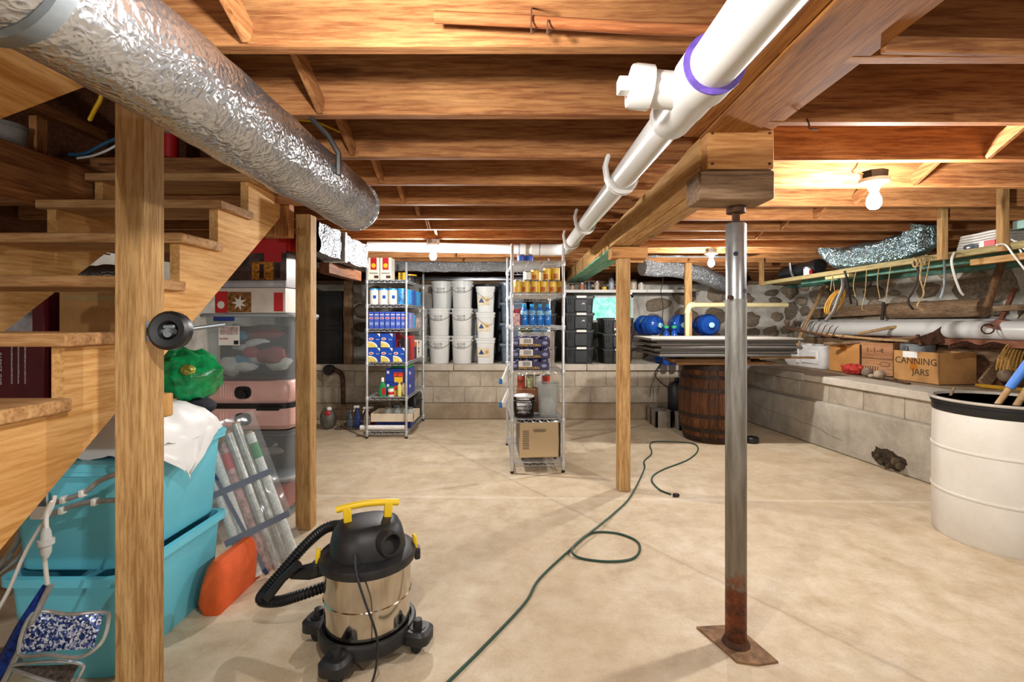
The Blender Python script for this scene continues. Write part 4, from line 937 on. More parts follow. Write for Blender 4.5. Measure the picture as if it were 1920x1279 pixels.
T = canister('jar', 'jar with green lid in front of snack cartons', on1(.035, .04, 1), .032, .09, PAPER, GREENP); T.part('label', MB().lathe([(.0322, .02), (.0328, .021), (.0328, .05), (.0322, .051)], 16, cap0=False, cap1=False), RED)
T = Thing('squeeze_bottle', 'yellow squeeze bottle in front of snack cartons', 'bottle', on1(.125, .04, 1)); T.part('bottle_body', MB().lathe([(.02, 0), (.022, .02), (.022, .11), (.012, .13)], 14), plain('pale_yellow', '#d9d27a', .4)); T.part('cap', MB().lathe([(.013, .13), (.013, .15)], 12), YEL)
T = Thing('dried_food_bag', 'beige see-through bag beside yellow squeeze bottle', 'bag', on1(.17, .06, 1)); T.part('bag_body', MB().sphere((0, 0, .07), (.035, .03, .07), 14, 10, wob=lambda d: .15*noise.noise(d*3)), plain('beige_bag', '#c4ac80', .4, var=.3, vs=40))
# --- level A: tray with jars, white roll, black case
T = Thing('cardboard_tray', 'shallow white cardboard tray of jars on lowest shelf', 'tray', on1(.03, .22, 0)); tm = plain('tray_card', '#d7c8ae', .8)
T.part('tray_body', MB().box(-.22, -.16, .09, .24, -.155, .17).box(-.22, .16, .09, .24, .165, .17).box(-.22, -.16, .09, -.215, .165, .17).box(.235, -.16, .09, .24, .165, .17).box(-.22, -.16, .085, .24, .165, .09), tm); T.part('tray_support', MB().box(-.18, -.10, 0, .2, .13, .085, .01), plain('blue_bag_plastic', '#26368a', .4, var=.3))
for i, (x, y) in enumerate(((-.06, -.05), (.04, -.06), (.10, .06), (.18, -.05), (.0, .08))):
    J = Thing('glass_jar', 'glass jar in the tray, %s' % ['front left', 'front middle', 'rear middle', 'front right', 'rear left'][i], 'jar', Vector(on1(.03+x, .22+y, 0))+Vector((0, 0, .0905)), 0, 'jars in the tray')
    J.part('glass', MB().lathe([(.036, 0), (.038, .01), (.038, .09), (.03, .105), (.03, .12)], 18), clear('jar_glass', '#e8efee', .3, .08)); J.part('jar_lid', MB().lathe([(.033, .115), (.033, .13)], 18), GALV)
solo('paper_roll', 'white roll lying along the lowest shelf front', 'roll', MB().tube([(-.29, 0, .026), (.18, 0, .026)], .026, 16), PAPER, on1(0, .045, 0))
T = Thing('black_case', 'black upright appliance case at right rear of lowest shelf', 'case', on1(.13, .62, 0)); T.part('case_body', MB().box(-.08, -.16, 0, .08, .2, .30, .02), BLACK); T.part('handle', MB().tube([(.082, -.08, .18), (.10, -.08, .22), (.10, .08, .22), (.082, .08, .18)], .008, 6), BLACK); T.part('white_end', MB().box(.05, .203, .02, .078, .215, .32, .003), PAPER)
# --- wire basket with spray bottles, left of shelf 1
WB = Vector((-1.90, 5.50, 0)); T = Thing('wire_basket', 'rusty wire basket of cleaning bottles on floor', 'basket', WB)
bw_, bd_, bh_ = .42, .40, .24; RW_ = plain('rusty_wire', '#5a4438', .6, .5, var=.3); m = MB()
for z in (.006, .12, .235): m.tube([(-bw_/2, 0, z), (bw_/2, 0, z), (bw_/2, bd_, z), (-bw_/2, bd_, z)], .004 if z != .12 else .0028, 5, True)
for i in range(13):
    x = -bw_/2+bw_*i/12; m.tube([(x, 0, .235), (x, 0, .006), (x, bd_, .006), (x, bd_, .235)], .002, 4); y = bd_*i/12; m.tube([(-bw_/2, y, .235), (-bw_/2, y, .006), (bw_/2, y, .006), (bw_/2, y, .235)], .002, 4)
T.part('wire_mesh', m, RW_)
for i, (x, y, c, hh) in enumerate(((.02, .10, '#26488f', .22), (.12, .12, '#c9c4b8', .20), (-.08, .14, '#5e6a78', .16), (.14, .25, '#b9452e', .18))):
    B = Thing('spray_bottle', ['blue spray bottle with white trigger in the wire basket', 'white spray bottle at right in wire basket', 'grey bottle at left in the wire basket', 'red and yellow bottle at rear of wire basket'][i], 'bottle', WB+Vector((x, y, .009)), 0, 'cleaning bottles')
    B.part('bottle_body', MB().loft([rrect(.07, .05, .02, 0), rrect(.07, .05, .02, hh*.55), rrect(.03, .03, .013, hh*.8), rrect(.026, .026, .012, hh)]), plain('bottle_'+c[1:], c, .35, var=.1))
    B.part('trigger_head', MB().box(-.045, -.012, hh, .02, .012, hh+.03, .006).beam((-.03, 0, hh), (-.045, 0, hh-.04), .01, .012), PAPER if i != 2 else GALV)
T = Thing('refuse_bag', 'small grey bag of rubbish with red wrapper beside basket', 'bag', (-2.16, 5.55, 0)); T.part('bag_body', MB().sphere((-.04, 0, .12), (.09, .09, .12), 14, 10, wob=lambda d: .2*noise.noise(d*3)), plain('grey_film', '#5f5c55', .5, var=.4)); T.part('red_wrapper', MB().sphere((-.02, -.07, .19), (.035, .02, .03), 10, 6), RED); T.part('white_wrapper', MB().sphere((-.01, -.05, .24), (.03, .03, .025), 10, 6), PAPER)
# ================================================================= shelf 2 contents
CANY = plain('yellow_can_label', '#dcb63a', .35, var=.12, vs=25); TIN = plain('tin', '#b6b3aa', .25, .9, var=.05); FOOD = plain('orange_food_print', '#b8561e', .45, var=.4, vs=60)
def foodcan(label, loc, r, h, m, group, pic=True):
    T = Thing('food_can', label, 'can', loc, rnd.uniform(-.4, .4), group)
    T.part('can_body', MB().lathe([(r*.95, 0), (r, .003), (r, h-.003), (r*.95, h), (r*.9, h-.003)], 20), TIN)
    T.part('paper_label', MB().lathe([(r*1.004, .008), (r*1.008, .009), (r*1.008, h-.009), (r*1.004, h-.008)], 20, cap0=False, cap1=False), m)
    if pic:
        m_ = MB()
        vs = [(r*1.012*math.sin(a), -r*1.012*math.cos(a), z) for z in (.012, h*.5) for a in [math.radians(q) for q in range(-62, 6, 13)]]; n = 6
        m_.add(vs, [(i, i+1, n+i+1, n+i) for i in range(n-1)]); T.part('food_picture', m_, FOOD)
    return T
for i in range(6): foodcan('yellow food can, %s from left in lower row' % ORD[i], on2(-.165+i*.0735, .06, 4), .034, .104, CANY, 'yellow cans, lower row')
for i, (x, h, mm) in enumerate(((-.080, .075, PAPER), (-.015, .092, CANY), (.045, .085, PAPER), (.085, .108, CANY), (.158, .112, CANY))):
    lo = Vector(on2(x, .065 if i != 2 else .16, 4)); lo.z += .1045
    foodcan(['pale food can at left end of upper row', 'short yellow can standing on lower cans', 'pale can behind the taller yellow cans', 'tall yellow can, second from right in upper row', 'tall yellow can at right end of upper row'][i], lo, .034, h, mm, 'food cans, upper row', mm is CANY)
foodcan('rear yellow can supporting the pale can', on2(.045, .16, 4), .034, .104, CANY, 'yellow cans, lower row', False)
for i in range(2): foodcan(['left dark blue can on top shelf', 'right dark blue can on top shelf'][i], on2(-.13+i*.07, .10, 5), .033, .06, BLUEP, 'dark blue cans', False)
for i in range(3): foodcan('tin can at rear left of the yellow can shelf, %s from front' % ORD[i], on2(-.15, .18+i*.08, 4), .034, .12, GALV, 'rear tins', False)
# blue drinks
BLQ = plain('blue_drink', '#1c6fc4', .15, var=.2, vs=30); BLB = plain('blue_bottle_label', '#7fb4d8', .35, var=.45, vs=50)
for i in range(4):
    T = Thing('drink_bottle', '%s blue sports drink bottle from left' % ORD[i], 'bottle', on2(-.105+i*.064, .06, 3), 0, 'blue sports drinks')
    T.part('bottle_body', MB().lathe([(.027, 0), (.030, .006), (.030, .07), (.028, .075), (.030, .085), (.030, .125), (.016, .148), (.014, .155)], 18), BLQ)
    T.part('label', MB().lathe([(.0303, .085), (.0308, .086), (.0308, .122), (.0303, .123)], 18, cap0=False, cap1=False), BLB); T.part('cap', MB().lathe([(.017, .150), (.018, .152), (.018, .175), (.015, .178)], 14), LB)
carton('snack_box', 'small pink and white box left of the blue drinks', on2(-.165, .08, 3), .05, .1, .10, plain('pink_white_print', '#d8b0b0', .5, var=.4, vs=40))
carton('snack_box', 'dark red box left of the blue drinks', on2(-.15, .24, 3), .08, .12, .14, plain('deep_red_box', '#9a1a20', .45))
# sweetcorn trays
PW = plain('purple_wrap', '#3b3a5c', .25, var=.2, vs=14)
for i in range(3):
    lo = Vector(on2(-.045+(-.008 if i == 0 else 0), .13, 2)); lo.z += i*.0935
    T = Thing('sweetcorn_tray', ['bottom', 'middle', 'top'][i]+' shrink-wrapped purple tray of sweetcorn cans', 'canned food', lo, 0, 'sweetcorn trays')
    T.part('tray', MB().box(-.155, -.10, 0, .155, .10, .035, .004), PW)
    for k in range(4):
        for q in range(2): T.part('wrapped_can', MB().lathe([(.036, .035), (.037, .08), (.033, .089), (.01, .09)], 16, (-.115+k*.077, -.06+q*.09, 0)), PW)
    T.part('front_wrap', MB().box(-.157, -.1035, .004, .157, -.098, .066, .003), PW)
    bc = T.part('barcode_label', MB().box(-.095, -.106, .025, .015, -.1035, .075), PAPER)
    for k in range(9): T.part('bar', MB().box(-.06+k*.007, -.107, .032, -.0565+k*.007, -.106, .068), INK, bc)
    text(T.o, 'SWEETCORN', (-.01, -.1075, .016), .029, YEL)
    for x in (-.128, .115): T.part('white_oval', MB().prism([(x+.022*math.cos(a*PI/8), .035+.014*math.sin(a*PI/8)) for a in range(16)], 'xz', -.1055, -.1035), plain('pale_purple', '#8e8fb4', .5))
for i in range(2):
    lo = Vector(on2(.02, .33, 2)); lo.z += i*.155
    carton('paper_sack', ['lower white paper sack behind sweetcorn trays', 'upper white paper sack behind sweetcorn trays'][i], lo, .31, .17, .152, plain('white_sack', '#dcd8cd', .7, var=.15, vs=30))
carton('frozen_box', 'thin green and orange box lying on white sacks', Vector(on2(-.08, .34, 2))+Vector((0, 0, .3085)), .11, .14, .03, plain('green_orange_print', '#6a8a3a', .5, var=.7, vs=30))
carton('frozen_box', 'thin light blue box lying on white sacks', Vector(on2(.05, .34, 2))+Vector((0, 0, .3085)), .13, .14, .028, plain('sky_blue_print', '#5aa6d6', .5, var=.4, vs=40))
# basket, clear container, cans behind
T = Thing('plastic_basket', 'black perforated plastic basket holding a white bag', 'basket', on2(-.105, .10, 1)); m = MB(); BKT = BLACK
for z, w_, d_ in ((.004, .15, .13), (.035, .155, .135), (.066, .163, .142), (.097, .171, .149), (.128, .178, .156), (.145, .184, .162)): m.tube(rrect(w_, d_, .02, z), .0035 if z not in (.004, .145) else .006, 5, True)
for i in range(28):
    a = rrect(.15, .13, .02, .004, 6)[i]; b_ = rrect(.184, .162, .02, .145, 6)[i]; m.tube([a, b_], .003, 4)
m.box(-.07, -.06, 0, .07, .06, .004); T.part('grid_sides', m, BKT)
for q in range(3): T.part('round_motif', MB().tube([(.035+.012*(q+1)*math.cos(a*PI/8), -.076, .075+.012*(q+1)*math.sin(a*PI/8)) for a in range(16)], .0025, 4, True), BKT)
wbg = Thing('white_bag', 'white plastic bag stuffed in the black basket', 'bag', Vector(on2(-.105, .10, 1))+Vector((0, 0, .006))); wbg.part('bag_body', MB().sphere((0, 0, .09), (.062, .055, .08), 20, 14, wob=lambda d: .22*noise.noise(d*2.6)+.1*noise.noise(d*7)), plain('white_film', '#e4e4e2', .45)); wbg.part('loose_end', MB().sphere((.0, -.0, .165), (.085, .06, .022), 16, 8, wob=lambda d: .3*noise.noise(d*3)), plain('white_film', '#e4e4e2', .45))
T = Thing('clear_container', 'tall clear plastic container beside the black basket', 'container', on2(.10, .14, 1)); T.part('container_wall', MB().loft([rrect(.15, .15, .03, 0), rrect(.152, .152, .03, .012), rrect(.178, .178, .03, .26), rrect(.19, .19, .032, .262), rrect(.19, .19, .032, .275), rrect(.17, .17, .03, .27), rrect(.146, .146, .028, .014)]), clear('thick_clear_plastic', '#e6e9e8', .22, .1)); T.part('bag_inside', MB().sphere((0, 0, .085), (.06, .06, .065), 16, 10, wob=lambda d: .25*noise.noise(d*3)), clear('milky_film', '#e8e6e4', .6, .4))
for i, (x, mm) in enumerate(((-.11, plain('red_green_label', '#a8422c', .5, var=.5, vs=30)), (-.03, plain('pale_green_label', '#b5b88a', .5, var=.4, vs=30)), (.045, PAPER), (.115, plain('red_orange_print', '#d8402a', .5)))): foodcan(['red-labelled', 'green-labelled', 'white-labelled', 'orange-labelled'][i]+' can standing on brown carton behind basket', Vector(on2(x, .36, 1))+Vector((0, 0, .2005)), .034, .115, mm, 'cans behind the basket', False)
carton('carton', 'small brown carton behind the black basket', on2(.0, .36, 1), .30, .14, .20, plain('brown_red_carton', '#8f5a38', .7))
# stainless microwave-size oven on lowest shelf
T = Thing('steel_oven', 'stainless steel oven with side vents on lowest wire shelf', 'oven', on2(.015, .04, 0), S2R)
SS = plain('brushed_stainless', '#c8b79c', .22, .95, var=.06, vs=3)
T.part('casing', MB().box(-.165, .02, .018, .185, .42, .325, .012), plain('dark_casing', '#3b3a38', .35, .6)); T.part('side_panel', MB().box(-.165, 0, .022, .165, .022, .32, .006), SS)
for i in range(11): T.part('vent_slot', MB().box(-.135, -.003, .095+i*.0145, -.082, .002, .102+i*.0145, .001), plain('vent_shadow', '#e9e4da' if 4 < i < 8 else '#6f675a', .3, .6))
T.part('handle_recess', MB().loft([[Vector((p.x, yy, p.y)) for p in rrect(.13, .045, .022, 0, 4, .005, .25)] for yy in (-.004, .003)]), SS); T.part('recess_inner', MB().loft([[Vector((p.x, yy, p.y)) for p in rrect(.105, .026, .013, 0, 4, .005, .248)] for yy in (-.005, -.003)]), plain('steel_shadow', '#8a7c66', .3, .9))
for x in (-.13, .14):
    for y in (.05, .38): T.part('foot', MB().lathe([(.012, 0), (.014, .02)], 10, (x, y, 0)), BLACK)
# hanging bags on left side of shelf 2
for i, z in enumerate((.80, .60)):
    p = Vector(on2(-.222, .18, 2)); T = Thing('snack_bag', ['upper blue and white bag clipped to shelf side', 'lower blue and white bag clipped to shelf side'][i], 'bag', (p.x-.02, p.y, z-.09), 0, 'bags on the shelf side')
    T.part('bag_body', MB().loft([rrect(.05, .03, .01, 0, cx=-.035), rrect(.05, .05, .02, .05, cx=-.02), rrect(.03, .05, .012, .12), rrect(.012, .05, .004, .16, cx=.01)]), PAPER); T.part('blue_end', MB().loft([rrect(.035, .034, .01, -.004, cx=-.055), rrect(.045, .04, .015, .04, cx=-.045)]), plain('bag_blue', '#2b6fae', .4))
# ================================================================= white pails on the back ledge
PAIL = plain('white_pail', '#dfe0dc', .38, var=.04, vs=4)
def pail(label, loc, h, r, wrds):
    T = Thing('plastic_pail', label, 'bucket', loc, 0, 'round white pails')
    T.part('pail_body', MB().lathe([(r*.86, 0), (r*.88, .006), (r*.97, h*.80), (r*1.02, h*.80), (r*1.02, h*.84), (r*.98, h*.845), (r, h*.93)], 32), PAIL)
    T.part('pail_lid', MB().lathe([(r*1.05, h*.925), (r*1.07, h*.93), (r*1.07, h*.985), (r*1.0, h), (r*.92, h-.006)], 32), PAIL)
    hb = [(r*1.03*math.cos(a), -r*1.03*math.sin(a)*.98-.004, h*.82-h*.27*math.sin(a)) for a in [PI*k/12 for k in range(13)]]
    T.part('wire_handle', MB().tube(hb, .0022, 5), plain('dark_wire', '#55524c', .4, .7))
    for sx in (-1, 1): T.part('handle_ear', MB().cyl((sx*r*.99, 0, h*.82), (sx*r*1.06, 0, h*.82), .014, n=10), PAIL)
    text(T.o, wrds, (0, -r*.975, h*.66), .034, INK)
    return T
rows = ['bottom', 'middle', 'top']; WR = [['FLOUR\n2022-C', 'FLOUR\n2022-C'], ['FLOUR\n2022-D', 'FLOUR\n2022-D'], ['FLOUR\n2022-A', 'FLOUR\n2022-A']]
for c, px in enumerate((824.5, 867)):
    x = (px-VPX)*6.30/FPX
    for k in range(3):
        pail('round white pail with wire handle, %s of the %s pail column' % (rows[k], ['left', 'right'][c]), (x+(.02 if (k == 2 and c == 0) else 0), 6.30+(.08 if (k == 2 and c == 0) else 0), LZ+.0005+k*.3555), .355, .137, WR[k][c])
for k in range(2): pail('round white pail partly hidden behind wire shelving, %s one' % ['lower', 'upper'][k], ((783-VPX)*6.45/FPX, 6.48, LZ+.0005+k*.3555), .355, .137, 'FLOUR')
for k in range(2): pail('grey-lit white pail in the second row behind right column, %s one' % ['lower', 'upper'][k], (-.70, 6.66, LZ+.0005+k*.3555), .355, .137, 'FLOUR')
for k in range(3):
    x = (911-VPX)*6.28/FPX; h = .33
    T = Thing('square_tub', '%s square white tub with printed label beside the pails' % rows[k], 'tub', (x, 6.29, LZ+.0005+k*(h+.0005)), 0, 'square white tubs')
    T.part('tub_body', MB().loft([rrect(.20, .20, .025, 0), rrect(.225, .225, .03, h*.8), rrect(.24, .24, .032, h*.8), rrect(.24, .24, .032, h*.86), rrect(.23, .23, .03, h*.86), rrect(.23, .23, .03, h*.92)]), PAIL)
    T.part('tub_lid', MB().loft([rrect(.248, .248, .034, h*.9), rrect(.25, .25, .034, h*.98), rrect(.23, .23, .03, h)]), PAIL)
    lb = T.part('label', MB().box(-.095, -.1165, .09, .05, -.113, .20), plain('cream_label', '#e2d3b0', .5, var=.2, vs=30))
    T.part('blue_triangle', MB().prism([(-.085, .12), (-.015, .12), (-.05, .185)], 'xz', -.1175, -.1165), plain('deep_blue_print', '#20386e', .5), lb)
    T.part('orange_motif', MB().cyl((.02, -.1178, .15), (.02, -.1165, .15), .022, n=12), plain('orange_tan', '#d59a52', .5), lb)
    T.part('wire_handle', MB().tube([(.115, -.09, h*.83), (.10, -.125, h*.55), (.02, -.125, h*.45), (-.10, -.125, h*.75)] if k else [(.118, -.09, h*.8), (.128, -.1, h*.5), (.125, -.1, h*.38)], .0022, 5), plain('dark_wire', '#55524c', .4, .7))
# blue-grey clear bins
CB_ = clear('blue_clear_bin', '#9fb0c4', .35, .2)
for k in range(4):
    x = (962-VPX)*6.30/FPX
    T = Thing('clear_bin', 'blue-tinted clear bin of cloth behind middle shelving, %s from bottom' % ORD[k], 'storage bin', (x, 6.34, LZ+.0005+k*.262), 0, 'blue-tinted clear bins'); tote(T, .34, .40, .252, CB_, clear('blue_clear_lid', '#aab8c6', .5, .2), taper=.9)
    T.part('packed_cloth', MB().box(-.12, -.15, .012, .12, .14, .21, .04), plain('navy_cloth', '#3a4658', .9, var=.5, vs=12))
    T.part('white_cloth', MB().sphere((-.07, -.145, .1), (.06, .03, .08), 12, 8, wob=lambda d: .3*noise.noise(d*2+Vector((k, 0, 0)))), plain('cloth_white', '#c9ccd2', .9))
# black totes with labels
BT = plain('black_tote', '#24272a', .42, var=.12, vs=5)
def btote(label, loc, w, d, h, i, wrds=True):
    T = Thing('black_tote', label, 'storage bin', loc, 0, 'black lidded totes')
    T.part('tub', MB().loft([rrect(w*.88, d*.9, .03, 0), rrect(w*.95, d*.95, .03, h*.82), rrect(w, d, .03, h*.83), rrect(w, d, .03, h*.90)]), BT)
    T.part('lid', MB().loft([rrect(w*1.02, d*1.02, .03, h*.88), rrect(w*1.02, d*1.02, .03, h*.96), rrect(w*.96, d*.96, .03, h)]), BT)
    T.part('front_panel', MB().box(-w*.16, -d*.5, .01, w*.26, -d*.44, h*.80, .008), BT)
    for k in range(4):
        for sx in (-.44, -.38, -.32, .33, .39, .45)[0:6]: pass
    for sx in (-.42, -.35, -.28, .32, .39): T.part('rib', MB().box(w*sx, -d*.497, h*.45, w*sx+.012, -d*.46, h*.83, .002), BT)
    T.part('paper_label', MB().box(-w*.10, -d*.512, h*.86, w*.22, -d*.506, h*.985), PAPER)
    return T
for k in range(4): 
    T = btote('black tote with white label, %s from bottom in the taller stack' % ORD[k], ((1085-VPX)*6.26/FPX, 6.42, LZ+.0005+k*.218), .385, .52, .2175, k)
    if k >= 2: T.part('sticker_remains', MB().prism([(.02, .10), (.05, .115), (.06, .10), (.065, .12), (.045, .125)], 'xz', -.2635, -.259), PAPER)
for k in range(3):
    T = btote('black tote with white label, %s from bottom in the shorter stack' % ORD[k], ((1146-VPX)*6.26/FPX+.07, 6.42, LZ+.0005+k*.196), .40, .52, .1955, k)
    if k == 2: T.part('red_sticker', MB().box(-.05, -.262, .06, .04, -.2595, .12), plain('maroon_print', '#5d1620', .35)); T.part('white_sticker', MB().box(-.05, -.262, .04, .04, -.2595, .06), PAPER)
for k in range(4): btote('black tote in stack mostly hidden behind the wire shelving, %s from bottom' % ORD[k], ((1020-VPX)*6.5/FPX, 6.62, LZ+.0005+k*.218), .36, .46, .2175, k)
# shelf over the window with jars
T = Thing('wall_shelf', 'long narrow shelf over the window on back wall', 'shelf', (1.4, 6.72, 1.63)); T.wp('shelf_board', MB().box(.52, 6.58, 1.632, 2.45, 6.90, 1.655, .003), oldw('x')); T.wp('white_edge', MB().box(.52, 6.565, 1.622, 2.30, 6.578, 1.66), PAPER);  # light on the shelf's front edge is painted as a white strip
for x in (.6, 1.5, 2.4): T.wp('bracket', MB().box(x, 6.60, 1.60, x+.03, 6.955, 1.631), GALV)
js = [(1073, '#a9886a', .07), (1091, '#b0653a', .09), (1104, '#3a3f48', .10), (1119, '#c2a48c', .11), (1133, '#e0b52e', .055), (1146, '#a9b4bc', .15), (1150, '#b0302e', .06), (1188, '#c9b8a0', .13), (1192, '#5d6a90', .10), (1202, '#d8cdbb', .09)]
jl = ['tan jar at left end of the wall shelf', 'rust-brown bottle on wall shelf over black totes', 'dark bottle on wall shelf over black totes', 'beige jar on wall shelf over black totes', 'round yellow jar on the wall shelf', 'tall clear bottle on wall shelf over window', 'short red-labelled jar on wall shelf over window', 'tall decorated tin right of the wooden post', 'blue-labelled jar right of the wooden post', 'white tub with print at right on wall shelf']
for i, (px, c, h) in enumerate(js):
    y = 6.66+(.11 if i in (6, 8) else 0)
    canister('shelf_jar', jl[i], ((px-VPX)*y/FPX, y, 1.6555), .035 if i not in (7, 9) else .045, h, plain('jar_'+c[1:], c, .35, var=.25, vs=30), GALV if i % 2 else BLACK, cat='jar', group='jars on the wall shelf', lidh=.018)
# black panel, pipe end on the left of back ledge
wsolo('leaning_board', 'large flat black board leaning on back ledge at left', 'board', MB().box(-2.90, 6.16, LZ, -2.26, 6.20, 1.62, .006).box(-2.86, 6.15, .75, -2.30, 6.162, 1.12, .004).box(-2.86, 6.15, 1.17, -2.30, 6.162, 1.56, .004), BLACK)
T = Thing('pipe_elbow', 'black round drain pipe end fixed to the block wall', 'pipe', (-2.36, 6.02, .62)); T.wp('pipe_mouth', MB().lathe([(.055, 0), (.065, .01), (.065, .05), (.05, .06), (.05, .14)], 20, (-2.375, 5.97, .63), (0, 1, 0)), BLACK); T.wp('down_pipe', MB().tube(smooth([(-2.36, 6.08, .63), (-2.27, 6.06, .60), (-2.22, 6.05, .52), (-2.21, 6.05, .2)], 5), .03, 10), RUST)
T = canister('black_bin', 'black bin on the ledge behind left wire shelving', (-1.72, 6.55, LZ+.36), .10, .30, BLACK, BLACK, cat='bin'); T = canister('grey_bin', 'grey tub under the black bin on ledge', (-1.72, 6.55, LZ), .12, .35, plain('grey_tub', '#8d8a84', .5), plain('grey_tub', '#8d8a84', .5), cat='bin', lidh=.009)
# ceiling foil ducts at the back
def fduct(name, label, pts, r, mat=FOIL, amp=.1, k=8): return wsolo(name, label, 'duct', duct(name, '', pts, r, mat, 20, amp, 3, 5.0, k), mat)
fd = duct('x', '', [(-2.2, 5.62, 1.865), (-1.4, 5.62, 1.872), (-.6, 5.62, 1.868), (.25, 5.62, 1.87)], .058, FOIL, 20, .16, 1, 6, 12)
wsolo('foil_duct', 'crumpled foil duct hung across below joists over the pails', 'duct', fd, FOILB)
wsolo('metal_rail', 'long bright metal rail high on back wall over pails', 'rail', MB().box(-1.8, 6.78, 1.805, .2, 6.82, 1.862, .004), plain('bright_metal', '#b7bcc2', .2, .95, var=.1))
T = Thing('square_duct', 'rectangular foil-faced duct at left running toward the back', 'duct', (-1.5, 3.5, 1.65))
def sqd(x0, y0, y1):
    def fn(u, w_):
        y = y0+(y1-y0)*w_; a = u*4; c = [(x0, 1.67), (-1.245, 1.67), (-1.245, 1.86), (x0, 1.86), (x0, 1.67)]; i = min(3, int(a)); f = a-i
        x = c[i][0]+(c[i+1][0]-c[i][0])*f; z = c[i][1]+(c[i+1][1]-c[i][1])*f
        return (x+.022*noise.noise(Vector((x*9, y*9, z*9))), y, z+.012*noise.noise(Vector((x*8, y*8, z*8+4))))
    return fn
SQF = foil('square_duct_foil', '#77797d', .45, 9, .6)
T.wp('foil_jacket', MB().grid(sqd(-1.375, 3.0, 3.45), 40, 12), SQF); T.wp('foil_jacket', MB().grid(sqd(-1.90, 3.45, 3.95), 48, 12).box(-1.89, 3.46, 1.68, -1.26, 3.94, 1.85), SQF)
T.wp('tape_band', MB().box(-1.385, 3.40, 1.655, -1.228, 3.44, 1.872, .004), plain('foil_tape', '#c8cacc', .3, .8))
wsolo('cross_timber', 'dark timber under the rectangular foil duct', 'beam', MB().box(-1.42, 3.42, 1.580, -1.35, 4.12, 1.664, .004), darkw('y'))
wsolo('recess_sheet', 'dark sheet standing in for the shaded recess behind pails', 'dark sheet', MB().grid(lambda u, w_: (-1.25+1.37*u, 6.86+.025*math.sin(u*19)+.012*noise.noise(Vector((u*9, w_*6, 1))), .70+1.06*w_), 40, 10), plain('recess_dark', '#171b24', .45, var=.3, vs=6))  # dark sheet added for the shade in the recess behind the pails
fduct('foil_duct', 'silver insulated duct behind the stud near barrel', [(1.45, 5.75, 1.875), (2.0, 5.95, 1.86), (2.4, 6.2, 1.80), (2.75, 6.5, 1.74), (3.0, 6.6, 1.84)], .10, FOILB, .12)
wsolo('foil_strip', 'flat foil-faced strip between joists right of the beam', 'duct', MB().grid(lambda u, w_: (1.0+1.4*u, 5.05+.15*w_, 1.92+.012*noise.noise(Vector((u*12, w_*5, 2)))), 30, 4), FOILB)
T = Thing('white_fixture', 'small white fixture with hanging cord on joist', 'fixture', (1.62, 5.9, 1.9)); T.wp('fixture_body', MB().box(1.55, 5.87, 1.875, 1.72, 5.93, 1.915, .008), WHITE)
T.wp('hanging_cord', MB().tube(smooth([P(1241, 503, 5.92), P(1243, 530, 5.94), P(1239, 545, 5.96), P(1243, 575, 6.0), P(1241, 610, 6.03), P(1244, 630, 6.06), P(1237, 650, 6.08), P(1240, 680, 6.07), P(1222, 720, 6.04), P(1218, 745, 6.04)], 4), .005, 6), BLACK)
wire('cable', 'black cable looping on block wall beside the barrel', [P(1240, 680, 6.05), P(1228, 702, 6.05), P(1245, 722, 6.04), P(1262, 728, 6.03), P(1278, 720, 5.9)], .006, BLACK)
# beige pipe with elbow
T = Thing('beige_pipe', 'beige plastic pipe with elbow in front of stone wall', 'pipe', P(1290, 575, 5.72)); BG = plain('beige_pvc', '#d9cb9a', .4, var=.08)
T.wp('horizontal_run', MB().tube([P(1298, 572, 5.72), P(1476, 572, 5.85)], .029, 16), BG); T.wp('elbow', MB().tube(smooth([P(1301, 572, 5.72), P(1294, 573, 5.72), P(1290, 580, 5.72), P(1289, 588, 5.72)], 4), .036, 16), BG); T.wp('vertical_run', MB().tube([P(1289, 584, 5.72), P(1289, 690, 5.72)], .029, 16), BG)
T.wp('foot_rest', MB().box(1.93, 5.68, .35, 2.03, 5.76, .695).box(1.93, 5.68, 0, 2.03, 5.76, .35), darkw('z'))
# ================================================================= water jugs
JB = clear('blue_jug_plastic', '#2a64c8', .62, .12); 
def jug(name, label, loc, r, L, up=False, rz=0, capm=None, parent=None):
    T = Thing(name, label, 'water jug', loc, rz, 'blue water jugs')
    pr = [(r*.8, 0), (r*.97, .015), (r, .03), (r, L*.28), (r*.955, L*.30), (r*.955, L*.33), (r, L*.35), (r, L*.58), (r*.955, L*.60), (r, L*.63), (r, L*.74), (r*.8, L*.86), (r*.28, L*.93), (.03, L*.95), (.028, L)]
    m = MB().lathe(pr, 28, (0, 0, 0) if up else (0, L/2, r), None if up else (0, -1, 0)); T.part('jug_body', m, JB)
    c = MB().lathe([(.031, L*.975), (.033, L*.98), (.033, L*1.035), (.026, L*1.04)], 18, (0, 0, 0) if up else (0, L/2, r), None if up else (0, -1, 0)); T.part('cap', c, capm or plain('pale_blue_cap', '#a9dce6', .4)); return T
for i, px in enumerate((1244, 1268, 1300, 1330)): jug('water_jug', 'upright blue jug under the stacked panels, %s from left' % ORD[i], ((px-VPX)*(6.30+.15*(i % 2))/FPX*1.0+(.10*i), 6.30+.02*(i % 2), LZ+.0005), .115, .345, True, capm=WHITE)
jug('water_jug', 'big blue water jug lying on its side, cap toward the room at right', (2.37, 6.13, LZ+.362), .135, .46, rz=math.radians(-8))
jug('water_jug', 'big blue water jug lying on its side behind the wooden stud', (2.06, 6.20, LZ+.362), .135, .46, rz=math.radians(-10))
jug('water_jug', 'big blue water jug lying sideways, leftmost of lying ones', (1.72, 6.38, LZ+.362), .13, .42, rz=math.radians(20))
